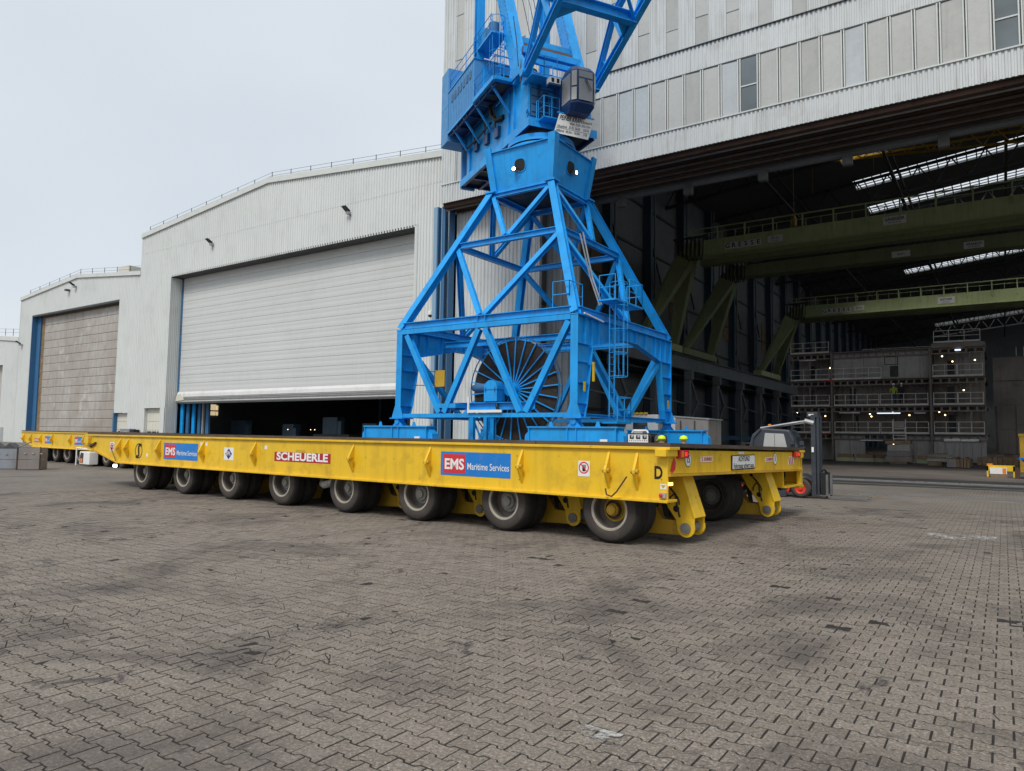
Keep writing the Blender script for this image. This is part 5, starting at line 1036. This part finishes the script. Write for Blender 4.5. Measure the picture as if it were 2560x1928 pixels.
plate(G1, '2x15 t', -17.6, 67.28, 19.95, 1.35, .6, .32, .9, lines='Tragfähigkeit'); plate(G1, 'GÄNSEGEIER', -8.0, 67.28, 20.05, 1.75, .72, .36, .72, lines='INV.-NR. 401140')
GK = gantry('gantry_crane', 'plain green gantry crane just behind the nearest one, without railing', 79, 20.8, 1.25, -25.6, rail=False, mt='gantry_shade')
plate(GK, 'KRANICH', -2.6, 78.28, 19.75, 1.6, .65, .34, .8, lines='INV.-NR. 401140'); plate(GK, '2x15 t', -8.6, 78.28, 19.7, 1.6, .6, .3, .8)
G2 = gantry('gantry_crane', 'second green gantry crane farther inside the dock hall, behind the lettered one', 108, 20.85, 1.6, -25.6)
for i, ch in enumerate('GRESSE'): plate(G2, ch, -20.6+i*.62, 107.28, 19.5, .56, .7, .68, 1.0, 'letter_plate')
plate(G2, '2x15 t', -16.6, 107.28, 19.6, 1.35, .7, .32, .9); plate(G2, 'BARTGEIER', -6.6, 107.28, 19.6, 1.9, .85, .36, .72, lines='INV.-NR. 401140')
# yellow lattice boom high under the roof
LB = root('lattice_boom', 'thin yellow lattice boom hanging high under the rooflights', 'crane boom', (-6, 58, 23))
pa, pb = V((-17.0, 84, 33.7-.6)), V((2.4, 79, 30.6))
for dy in (-.8, .8):
    MB().beam(pa+V((0,dy,0)), pb+V((0,dy,0)), .16, .2).build('boom_chord', 'yellow_worn', LB)
MB().beam(pa+V((0,0,-.2)), pb+V((0,0,-1.3)), .16, .2).build('boom_chord', 'yellow_worn', LB); 
lz = MB()
for i in range(9):
    f = i/9; p = pa+(pb-pa)*f; q = pa+(pb-pa)*(f+.055); lz.beam(p+V((0,-.8,0)), q+V((0,0,-.25-1.1*f)), .07, .07); lz.beam(q+V((0,0,-.25-1.1*f)), pa+(pb-pa)*(f+.11)+V((0,-.8,0)), .07, .07)
    lz.beam(V((p.x, p.y, zf(p.x)-3)), p, .05, .05) if i % 3 == 0 else None
lz.build('boom_lacing', 'yellow_worn', LB)
hk = MB().path([(-17, 75, 31), (-17, 75, 24.5)], .03).lathe([(.0,0),(.28,.1),(.3,.9),(.1,1.2)], (-17, 75, 23.3), Z_, 10).build('crane_hook', 'yellow_worn', None, org=(-17, 75, 23.3)); tag(hk, 'small yellow crane hook hanging in the dark of the dock hall', 'hook')
# --- ship section under construction
SH = root('ship_block', 'unfinished grey ship block with four open decks and railings inside the dock hall', 'ship section', (-8, 66, 0))
DZ = [.12, 2.33, 4.62, 6.85, 9.2]; XS = [-15.4, -12.0, -4.7, -1.0]; SY = 66.0
for k in range(1, 5):
    z = DZ[k]
    for x0, x1 in zip(XS[:-1], XS[1:]):
        B(x0+.03, SY-.4, z-.06, x1-.03, SY+11, z).build('deck_plate', 'ship_steel', SH)
        # web with lightening holes: posts between two rails of plate
        wb = MB(); wb.box(x0+.03, SY+.0, z-.16, x1-.03, SY+.04, z-.06); wb.box(x0+.03, SY, z-.52, x1-.03, SY+.04, z-.42)
        n = int((x1-x0)/.55)
        for i in range(n+1): xx = x0+.03+(x1-x0-.16)*i/n; wb.box(xx, SY+.001, z-.42, xx+.14, SY+.039, z-.16)
        wb.build('deck_web', 'ship_steel', SH)
for x, xx in ((-12.0, .12), (-4.7, .12)): B(x-.06, SY-.35, .1, x+.06, SY+10, 9.2).build('bulkhead', 'ship_steel', SH)
for k in range(4):
    z0, z1 = DZ[k], DZ[k+1]-.06
    for q, (x0, x1) in enumerate(zip(XS[:-1], XS[1:])):
        flush = (k == 0 and q != 0) or (k == 3 and q == 1)
        yb = SY+.25 if flush else SY+(3.2 if k != 2 else 2.2)
        mt = 'ship_panel' if (k == 0 or (k == 3)) else 'ship_steel'
        n = 3 if q == 1 else 2
        for i in range(n):
            if k == 0 and q == 1 and i == 1: continue
            a, b_ = x0+.08+(x1-x0-.16)*i/n, x0+.08+(x1-x0-.16)*(i+1)/n-.03; B(a, yb, z0, b_, yb+.05, z1-.5 if False else z1).build('wall_panel', mt, SH)
            if not flush or k == 0:
                for t_ in range(3): xx = a+(b_-a)*(t_+.5)/3; B(xx-.03, yb-.08, z0, xx+.03, yb, z1).build('wall_stiffener', mt, SH)
        if not flush:
            B(x1-1.1 if q == 2 else x0+1.5, SY+.1, z0, (x1-1.1 if q == 2 else x0+1.5)+.14, SY+.24, z1-.4).build('prop', 'ship_steel', SH)
            B(x0+1.0, yb-.012, z0, x0+1.5, yb-.002, z0+1.6).build('doorway', 'black', SH)
B(-15.4, SY+3, 0, -12, SY+3.1, 2.2).build('wall_panel', 'ship_panel', SH)
B(-7.6, SY+.2, 7.0, -7.0, SY+.245, 7.9).build('doorway', 'black', SH); o = MB(); o.box(-8.0, SY+.2, 8.0, -7.95, SY+.24, 8.7).box(-7.05, SY+.2, 8.0, -7.0, SY+.24, 8.7).box(-7.95, SY+.2, 8.0, -7.05, SY+.24, 8.05).box(-7.95, SY+.2, 8.65, -7.05, SY+.24, 8.7).build('frame_mark', 'black', SH)
def shrail(x0, x1, z, y=SY-.3, h=.95):
    m = MB(); n = max(2, round((x1-x0)/.9))
    for i in range(n+1): xx = x0+(x1-x0)*i/n; m.box(xx-.022, y-.02, z, xx+.022, y+.02, z+h)
    for q in (1, .52): m.box(x0, y-.02, z+h*q-.02, x1, y+.02, z+h*q+.02)
    m.box(x0, y-.015, z+.0, x1, y+.015, z+.13); m.build('railing', 'rail_grey', SH)
for z in DZ[1:4]:
    shrail(-15.3, -12.2, z)
    if z < 6: shrail(-11.8, -8.4, z); shrail(-8.3, -4.9, z)
    shrail(-4.5, -2.9, z); shrail(-2.85, -1.2, z)
shrail(-12.0, -8.2, 6.85); shrail(-15.3, -12.2, 9.2); shrail(-4.4, -1.3, 9.55); B(-4.6, SY-.4, 9.2, -1.0, SY+4, 9.5).build('upper_deck', 'ship_steel', SH); shrail(-10.0, -4.9, 9.2, SY+3, .5)
B(-3.0, SY-.1, 8.9, -2.6, SY+.1, 9.0).build('light_strip', 'lamp_tube', SH)
for x0, x1, z in ((-8.6, -6.9, 4.0), (-11.5, -9.9, 4.05), (-14.7, -13.3, 8.65), (-9.9, -8.2, 1.75), (-5.9, -5.1, 4.0)): MB().tube((x0, SY+.0, z), (x1, SY+.0, z), .045, 6).build('duct', 'sign_white' if x0 != -8.6 else 'lamp_tube', SH)
for x0, x1, r_ in ((-3.9, -2.8, .13), (-2.75, -1.6, .13), (-1.6, -1.1, .05), (-6.0, -4.2, .06)): MB().tube((x0, SY+.1, 1.85), (x1, SY+.1, 1.87), r_, 10).build('duct', 'sign_white', SH)
lamps = [(-3.9, 8.55), (-3.2, 8.1), (-1.7, 8.15), (-12.25, 7.95), (-12.0, 5.95), (-2.5, 5.8), (-13.6, 4.0), (-12.7, 3.8), (-9.2, 3.95), (-9.1, 3.75), (-7.5, 4.15), (-6.3, 3.85), (-4.2, 4.1), (-3.8, 3.85), (-14.6, 1.55), (-7.5, 1.5), (-7.1, 1.45), (-15.0, 4.15)]
for x, z in lamps:
    MB().lathe([(0,-.06),(.05,-.04),(.065,0),(.04,.05),(0,.06)], (x, SY+.5, z), Z_, 10).build('work_lamp', 'lamp_warm' if x > -14.7 else 'lamp_white', SH)
for z in (2.33, 6.85): B(-14.0+z*.2, SY-.41, z-.06, -12.4+z*.1, SY-.402, z+.02).build('red_beam', 'sign_red', SH)
S2 = root('ship_block', 'dark grey hull section standing right of the lit ship block', 'ship section', (4, 72, 0))
for k in range(4):
    B(-.6, 71, .8+k*2.0, 6, 71.2, 2.72+k*2.0).build('hull_panel', 'ship_steel', S2); B(6.05, 71, .8+k*2.0, 12, 71.2, 2.72+k*2.0).build('hull_panel', 'ship_steel', S2)
for i in range(9): B(-.4+i*1.3, 70.85, .8, -.3+i*1.3, 71, 4.7).build('frame_rib', 'ship_steel', S2)
for x in (0, 4, 8): B(x, 71.2, 0, x+.6, 72, .8).build('keel_block', 'wood', S2)
for i in range(6): B(1.0+i*.5, 70.9, 8.75, 1.05+i*.5, 70.95, 9.5).build('rail_post', 'rail_grey', S2)
# --- stacks on the hall floor before the ship
def stack(name, lab, cat, x0, y0, boards, group='stacks before the ship block'):
    P = root(name, lab, cat, (x0, y0, 0), group)
    for (nm, mt, a, b_, c_, d_, e, f) in boards: B(x0+a, y0+b_, c_, x0+d_, y0+e, f).build(nm, mt, P)
    return P
stack('crate_stack', 'stack of grey brown steel boxes on a pallet with a scaffold frame on top', 'crates', -7.5, 62.3, [('pallet', 'wood', .2, 0, 0, 1.4, 1.2, .12), ('box', 'scrap_brown', -.1, 0, .14, 1.7, 1.4, .55), ('box', 'scrap_brown', 0, 0, .57, 1.65, 1.4, .95), ('box', 'ship_panel', .05, 0, .97, 1.55, 1.3, 1.45), ('tray', 'wood', -.1, -.1, 1.5, 1.6, 1.4, 1.75)] +
      [('scaffold_tube', 'rail_grey', .45+i*.85, 0, 1.77, .5+i*.85, .05, 3.4) for i in range(2)] + [('scaffold_board', 'scrap_brown', .5, .0, 2.75, 1.25, .1, 3.15)] + [('scaffold_tube', 'rail_grey', .5, 0, 1.9+q*.25, 1.3, .04, 1.94+q*.25) for q in range(4)])
stack('timber_rack', 'pale green beams laid in a row behind the steel boxes', 'beams', -11.5, 64.2, [('beam', 'wood_pale', i*1.45, 0, .02, i*1.45+1.4, .5, .32) for i in range(5)] + [('beam', 'wood', i*1.45+.1, .05, .33, i*1.45+1.3, .5, .62) for i in range(5)])
stack('pallet_stack', 'flat wooden pallets with planks, left of the timber pile', 'pallets', -4.6, 59.8, [('pallet', 'wood', 0, 0, .0, .9, .8, .3), ('plank', 'ship_panel', 0, 0, .32, 1.5, .9, .5), ('plank', 'wood', -.05, .05, .52, 1.1, .8, .62), ('plank', 'scrap_brown', 0, 0, .64, 1.5, .9, .8), ('plank', 'wood', .3, .2, .82, 1.2, .7, .9)])
stack('timber_pile', 'long pile of brown timbers in front of the hull section', 'timber', -3.2, 56.4, [('end_board', 'scrap_brown', 0, -.04, .03, .55, 0, .55)] + [('timber', 'wood', i*.19, .0+(i % 2)*.02, .02, i*.19+.16, 5.2, .55+.05*(i % 3)) for i in range(7)])
stack('timber_row', 'row of upright boards along the hull section at the right', 'timber', -1.7, 64.6, [('board', 'wood', i*.32, 0, .0, i*.32+.28, .3, .6+.05*(i % 2)) for i in range(9)])
stack('concrete_row', 'low brown concrete blocks right of the upright boards', 'blocks', 1.4, 64.6, [('block', 'scrap_brown', i*1.05, 0, 0, i*1.05+1.0, .5, .55) for i in range(5)])
fr = root('yellow_frame', 'yellow steel lifting frame with a white label board on a small pallet', 'lifting frame', (-.2, 43.4, 0)); B(-.75, 43.2, 0, -.68, 43.5, .55).build('leg', 'yellow', fr); B(.33, 43.2, 0, .4, 43.5, .55).build('leg', 'yellow', fr); B(-.75, 43.2, .3, .4, 43.5, .58).build('beam', 'yellow', fr); B(-.62, 43.1, .16, .08, 43.18, .46).build('label_board', 'sign_white', fr); B(-.1, 43.09, .18, .05, 43.1, .44).build('red_label', 'orange', fr); B(-.6, 43.0, 0, .1, 43.2, .14).build('pallet', 'wood', fr); MB().beam((-.3, 43.3, .55), (-.38, 43.3, .95), .03, .03).build('chain_rod', 'rust', fr); B(-.74, 43.2, .58, -.5, 43.5, .66).build('strap_roll', 'orange', fr)
sk = root('waste_skip', 'bright blue waste skip cut by the right edge of the picture', 'skip', (2.2, 42.6, 0)); MB().prism([(.62, 41.8, .95), (1.25, 41.8, .1), (3.4, 41.8, .1), (4.0, 41.8, .95)], (0, 1.7, 0)).build('skip_body', 'skip_blue', sk); B(.55, 41.72, .92, 4.05, 41.82, 1.02).build('rim', 'skip_blue', sk); B(.4, 42.0, 0, .6, 42.6, .55).build('side_frame', 'rust', sk)
mp_ = root('machine_press', 'yellow machine with a blue side standing behind the waste skip', 'machine', (1.4, 52, 0)); B(.75, 51.6, 0, 1.2, 52.4, 2.1).build('column', 'yellow_worn', mp_); B(1.25, 51.6, 0, 1.8, 52.4, 1.9).build('cabinet', 'skip_blue', mp_); B(.7, 51.55, 2.1, 1.9, 52.45, 2.25).build('top_beam', 'yellow_worn', mp_)
# --- white lorry just inside the hall
LO = root('lorry', 'white lorry with curtain trailer parked inside the hall behind the crane leg', 'lorry', (-18, 44, 0))
B(-17.6, 43, .9, -14.85, 45.4, 1.1).build('chassis', 'grey_dark', LO); MB().loft([[(-17.5, 43, 1.1), (-14.9, 43, 1.1), (-14.9, 43, 2.85), (-17.5, 43, 3.05)], [(-17.5, 45.4, 1.1), (-14.9, 45.4, 1.1), (-14.9, 45.4, 2.85), (-17.5, 45.4, 3.05)]]).build('trailer_box', 'ship_panel', LO); MB().prism([(-17.6, 42.95, 3.06), (-14.8, 42.95, 2.86), (-14.8, 42.95, 2.95), (-17.6, 42.95, 3.15)], (0, 2.5, 0)).build('roof_edge', 'galv', LO)
for i in range(2): B(-16.7+i*.9, 42.97, 1.15, -16.62+i*.9, 43, 2.8).build('curtain_strap', 'grey_dark', LO)
B(-17.55, 42.9, 1.2, -17.0, 42.99, 3.0).build('curtain', 'sign_white', LO); cabl = MB(); cabl.prism([(-20.6, 43, .6), (-18.2, 43, .6), (-18.2, 43, 3.2), (-20.1, 43, 3.2), (-20.6, 43, 2.2)], (0, 2.3, 0)); cb_ = cabl.build('cab', 'sign_white', LO, bevel=.05); B(-19.9, 42.98, 2.0, -18.9, 43, 2.7).build('cab_window', 'glass_dark', cb_)
for i in range(5): B(-20.3+i*.3, 42.9, 3.22, -20.1+i*.3, 43.1, 3.34).build('marker_light', 'yellow', cb_)
for x in (-19.9, -16.8, -15.6): MB().lathe([(.0,0),(.25,.0),(.5,.03),(.5,.3),(0,.3)], (x, 43.05, .5), Y_, 24).build('wheel', 'tyre', LO, smooth=True)
# --- forklift truck
FK = root('forklift', 'dark grey forklift with red chassis and tall mast at the end of the transporter', 'forklift', (-5.6, 22.7, 0))
fp = lambda m, n, mt, par=FK, **k: m.build(n, mt, par, **k)
y0, y1 = 22.35, 23.4
fp(MB().prism([(-7.1, y0+.1, .25), (-6.4, y0+.1, .12), (-5.35, y0+.1, .12), (-5.2, y0+.1, .55), (-5.45, y0+.1, .75), (-6.0, y0+.1, .8), (-6.9, y0+.1, .95), (-7.15, y0+.1, .8)], (0, .95, 0)), 'chassis', 'red_machine', bevel=.03)
fp(MB().prism([(-7.15, y0+.08, .7), (-6.0, y0+.08, .75), (-5.9, y0+.08, 1.05), (-6.3, y0+.08, 1.15), (-7.0, y0+.08, 1.1)], (0, 1, 0)), 'engine_cover', 'fork_grey', bevel=.03)
cabf = [(-6.62, 1.0), (-5.15, .95), (-5.05, 1.5), (-5.3, 2.0), (-6.15, 2.06), (-6.4, 1.85)]
fp(MB().prism([(x, y0+.05, z) for x, z in cabf], (0, 1.0, 0)), 'cab', 'fork_grey', bevel=.05)
fp(MB().prism([(-6.08, y0+.04, 1.3), (-5.32, y0+.04, 1.3), (-5.45, y0+.04, 1.88), (-6.0, y0+.04, 1.9)], (0, .008, 0)), 'window_pane', 'glass_cab'); fp(B(-5.72, y0+.035, 1.3, -5.71, y0+.04, 1.88), 'window_bar', 'fork_grey')
fp(MB().prism([(-5.13, y0+.15, 1.2), (-5.04, y0+.15, 1.5), (-5.25, y0+.15, 1.95), (-5.28, y0+.15, 1.95)], (0, .8, 0)), 'windscreen', 'glass_dark')
fp(MB().tube((-6.15, y0+.12, 2.05), (-4.75, y0+.12, 2.28), .035, 8), 'tilt_cylinder', 'chrome'); fp(MB().tube((-6.15, y0+.3, 2.05), (-4.75, y0+.3, 2.24), .03, 8), 'tilt_cylinder', 'chrome'); fp(MB().tube((-4.85, y0+.06, 2.27), (-4.6, y0+.06, 2.2), .07, 10), 'cylinder_joint', 'galv')
for yy in (y0+.12, y0+.48): fp(MB().ibm((-4.62, yy, .1), (-4.62, yy, 2.45), .12, .15, .03, .03, Y_), 'mast_rail', 'fork_grey'); fp(B(-4.53, yy-.04, .1, -4.47, yy+.04, 2.42), 'mast_rail', 'fork_grey')
fp(B(-4.8, y0+.05, 2.36, -4.5, y0+.55, 2.52), 'mast_head', 'fork_grey', bevel=.02); fp(B(-4.74, y0+.045, 2.42, -4.6, y0+.05, 2.47), 'white_mark', 'sign_white'); fp(B(-4.66, y0+.0, 1.35, -4.6, y0+.005, 1.5), 'small_label', 'sign_white')
fp(B(-4.42, y0+.0, .12, -4.3, y0+.75, .75), 'fork_carriage', 'black'); fp(MB().path([(-4.4, y0+.1, .8), (-4.36, y0+.2, .85), (-4.3, y0+.3, .75)], .03), 'hose', 'black')
for yy in (y0+.08, y0+.7): fp(B(-4.3, yy, .05, -4.25, yy+.12, .7), 'fork', 'steel'); fp(B(-4.3, yy, .05, -3.2, yy+.12, .09), 'fork', 'steel')
for x, r_ in ((-4.98, .29), (-6.75, .25)):
    for yy in (y0-.02, y0+.95):
        w_ = fp(MB().lathe([(r_*.55,0),(r_*.8,-.01),(r_*.95,.02),(r_,.05),(r_,.2),(r_*.9,.24),(r_*.5,.24)], (x, yy, r_), Y_, 28), 'wheel', 'tyre_wall', smooth=True); fp(MB().lathe([(r_*.56,-.012),(r_*.5,.0),(r_*.46,.05),(r_*.2,.05),(r_*.18,.0),(0,.0)], (x, yy, r_), Y_, 24), 'rim', 'red_machine', w_, smooth=True)
fp(MB().prism([(-5.35, y0+.0, .5), (-5.2, y0+.0, .66), (-4.85, y0+.0, .66), (-4.68, y0+.0, .5), (-4.66, y0+.0, .54), (-4.83, y0+.0, .71), (-5.22, y0+.0, .71), (-5.4, y0+.0, .52)], (0, .3, 0)), 'mudguard', 'fork_grey')
fp(MB().lathe([(.055,0),(.05,.1),(0,.11)], (-5.95, y0+.4, 2.07), Z_, 12), 'beacon', 'orange'); fp(B(-6.72, y0-.02, 1.5, -6.58, y0+.03, 1.62), 'mirror', 'black'); fp(MB().tube((-6.6, y0+.02, 1.56), (-6.4, y0+.1, 1.6), .015, 6), 'mirror_arm', 'black')
for x, z in ((-5.25, 1.62), (-4.98, 1.6)): fp(B(x, y0-.06, z-.05, x+.12, y0+.02, z+.07), 'head_lamp', 'fork_grey')
fp(MB().path([(-6.45, y0+.03, 1.05), (-6.35, y0+.03, 1.75), (-6.12, y0+.03, 2.02)], .03, 8), 'roll_bar', 'fork_grey'); fp(B(-5.7, y0+.02, .02, -5.4, y0+.12, .3), 'step', 'fork_grey')
# --- welding power source behind the deck
WG = root('welding_unit', 'grey welding generator with three dials standing behind the transporter deck', 'generator', (-9.4, 21.2, 0))
g = MB(); g.prism([(-9.95, 21, .75), (-9.05, 21, .75), (-9.1, 21, 1.75), (-9.2, 21, 1.84), (-9.85, 21, 1.84), (-9.93, 21, 1.75)], (0, .7, 0)); gbx = g.build('housing', 'black', WG, bevel=.02)
fpn = B(-9.88, 20.97, 1.55, -9.2, 20.995, 1.80).build('control_panel', 'sign_white', gbx)
for i in range(3): B(-9.82+i*.22, 20.955, 1.67, -9.68+i*.22, 20.97, 1.78).build('dial_field', 'black', gbx); MB().lathe([(.045,0),(.035,.03),(0,.03)], (-9.73+i*.22, 20.955, 1.735), (0,-1,0), 12).build('dial', 'galv', gbx)
for i in range(9): MB().lathe([(.016,0),(.0,.02)], (-9.83+i*.073, 20.97, 1.61), (0,-1,0), 8).build('socket', 'black', gbx)
MB().path([(-9.8, 21.1, 1.85), (-9.75, 21.1, 1.93), (-9.3, 21.1, 1.93), (-9.25, 21.1, 1.85)], .03, 8).build('handle', 'sign_white', gbx); B(-9.7, 21.0, 1.84, -9.4, 21.3, 1.9).build('top_box', 'galv', gbx)
MB().lathe([(0,0),(.16,0),(.18,.05),(.18,.3),(0,.32)], (-9.02, 21.2, 1.62), (1,0,0), 16).build('wire_spool', 'grey_dark', gbx, smooth=True)
B(-9.9, 21, .35, -9.1, 21.7, .74).build('base_frame', 'galv', WG)
for x in (-9.75, -9.25):
    for yy in (21.0, 21.6): MB().lathe([(0,0),(.17,0),(.17,.08),(0,.08)], (x, yy, .175), Y_, 16).build('wheel', 'black', WG)
# --- people
def person(name, label, loc, rz, jacket, trousers, helmet, bend=0.0):
    P = root(name, label, 'person', loc, 'workers', rz)
    J = {'pel': (0,0,.95,.15,.11), 'waist': (0,.0,1.1,.14,.1), 'chest': (0,.02*bend,1.32,.18,.115), 'neck': (0,.03+.08*bend,1.5,.06,.06), 'head0': (0,.05+.1*bend,1.58,.072,.085), 'head1': (0,.05+.1*bend,1.68,.08,.095), 'head2': (0,.05+.1*bend,1.755,.055,.065)}
    E_ = [('pel','waist'),('waist','chest'),('chest','neck'),('neck','head0'),('head0','head1'),('head1','head2')]
    for s_, a in ((-1,'l'),(1,'r')):
        J.update({a+'sh': (s_*.19,.02*bend,1.42,.07,.07), a+'el': (s_*.27,.05,1.15,.05,.05), a+'wr': (s_*.22,.22,1.0+.1*bend,.036,.036), a+'ha': (s_*.19,.30,.98+.12*bend,.04,.03), a+'hip': (s_*.1,0,.88,.1,.1), a+'kn': (s_*.12,.04,.5,.065,.07), a+'an': (s_*.13,0,.1,.045,.05), a+'to': (s_*.14,.16,.045,.045,.035)})
        E_ += [('chest',a+'sh'),(a+'sh',a+'el'),(a+'el',a+'wr'),(a+'wr',a+'ha'),('pel',a+'hip'),(a+'hip',a+'kn'),(a+'kn',a+'an'),(a+'an',a+'to')]
        for f in range(4):
            b_ = a+'f%d' % f; J[b_] = (s_*(.165+.018*f),.33,.97+.12*bend,.011,.011); J[b_+'t'] = (s_*(.165+.018*f),.36-.004*abs(f-1.5),.945+.12*bend,.009,.009); E_ += [(a+'ha',b_),(b_,b_+'t')]
        J[a+'th'] = (s_*.15,.29,.99+.12*bend,.011,.011); J[a+'tht'] = (s_*.14,.33,.98+.12*bend,.01,.01); E_ += [(a+'ha',a+'th'),(a+'th',a+'tht')]
    ks = list(J); me = bpy.data.meshes.new('body'); me.from_pydata([J[k][:3] for k in ks], [(ks.index(a), ks.index(b_)) for a, b_ in E_], []); me.update()
    o = bpy.data.objects.new('body', me); COL.objects.link(o); o.parent = P
    md = o.modifiers.new('skin', 'SKIN'); sv = me.skin_vertices[0].data
    for i, k in enumerate(ks): sv[i].radius = J[k][3:5]
    sv[0].use_root = True; md.use_smooth_shade = True; sb = o.modifiers.new('sub', 'SUBSURF'); sb.levels = 1; sb.render_levels = 2
    t = NT('clothes_'+name); tc_ = t.n('TexCoord').outputs['Object']; sp = t.n('SeparateXYZ', _0=tc_)
    f1 = t.ramp(sp.outputs[2], .98, .99); c = t.mix(f1, trousers, jacket); c = t.mix(t.ramp(sp.outputs[2], 1.51, 1.52), c, (.45, .28, .2)); c = t.mix(t.mul(t.ramp(sp.outputs[1], .24, .25), f1), c, (.4, .25, .18)) if False else c
    c = t.mix(t.ramp(sp.outputs[2], .1, .09), c, (.02, .02, .02)); me.materials.append(t.done(c, .8))
    hy_ = .05+.1*bend
    h = MB().lathe([(.115,1.70),(.125,1.71),(.122,1.76),(.10,1.81),(.055,1.84),(0,1.85)], (0, hy_, 0), Z_, 24).build('helmet', helmet, P, smooth=True); MB().prism([(-.09, hy_+.07, 1.70), (.09, hy_+.07, 1.70), (.06, hy_+.17, 1.69), (-.06, hy_+.17, 1.69)], (0, 0, .012)).build('helmet_peak', helmet, h); MB().lathe([(.126,1.715),(.129,1.722),(.126,1.735)], (0, hy_, 0), Z_, 24).build('helmet_band', 'black', h)
    n_ = MB().prism([(-.015, hy_+.09, 1.61), (.015, hy_+.09, 1.61), (0, hy_+.125, 1.615), (0, hy_+.09, 1.66)], (0, .0, .004)).build('nose', me.materials[0], P)
    for s_ in (-1, 1): MB().lathe([(0,-.012),(.014,0),(0,.012)], (s_*.032, hy_+.088, 1.665), Y_, 8).build('eye', 'black', P); MB().lathe([(0,-.01),(.028,0),(0,.01)], (s_*.082, hy_, 1.65), X_, 8).build('ear', me.materials[0], P)
    B(-.03, hy_+.088, 1.585, .03, hy_+.094, 1.593).build('mouth', 'dark_red', P)
    return P
person('person', 'worker in a yellow helmet bending over the welding generator behind the deck', (-8.45, 20.55, -.06), R(100), (.03, .05, .09), (.03, .03, .04), 'helmet', .6)
person('person', 'worker in a yellow helmet standing right of the bending worker', (-7.78, 20.3, -.06), R(20), (.03, .05, .09), (.03, .03, .04), 'helmet', 0)
person('person', 'small worker in a yellow vest and white helmet on the second ship deck', (-7.35, 65.95, 4.62), R(180), (.28, .34, .05), (.02, .03, .06), 'sign_white', 0)
person('person', 'small worker in dark clothes and white helmet beside the yellow vest', (-6.75, 65.95, 4.62), R(150), (.02, .022, .03), (.02, .02, .03), 'sign_white', .2)
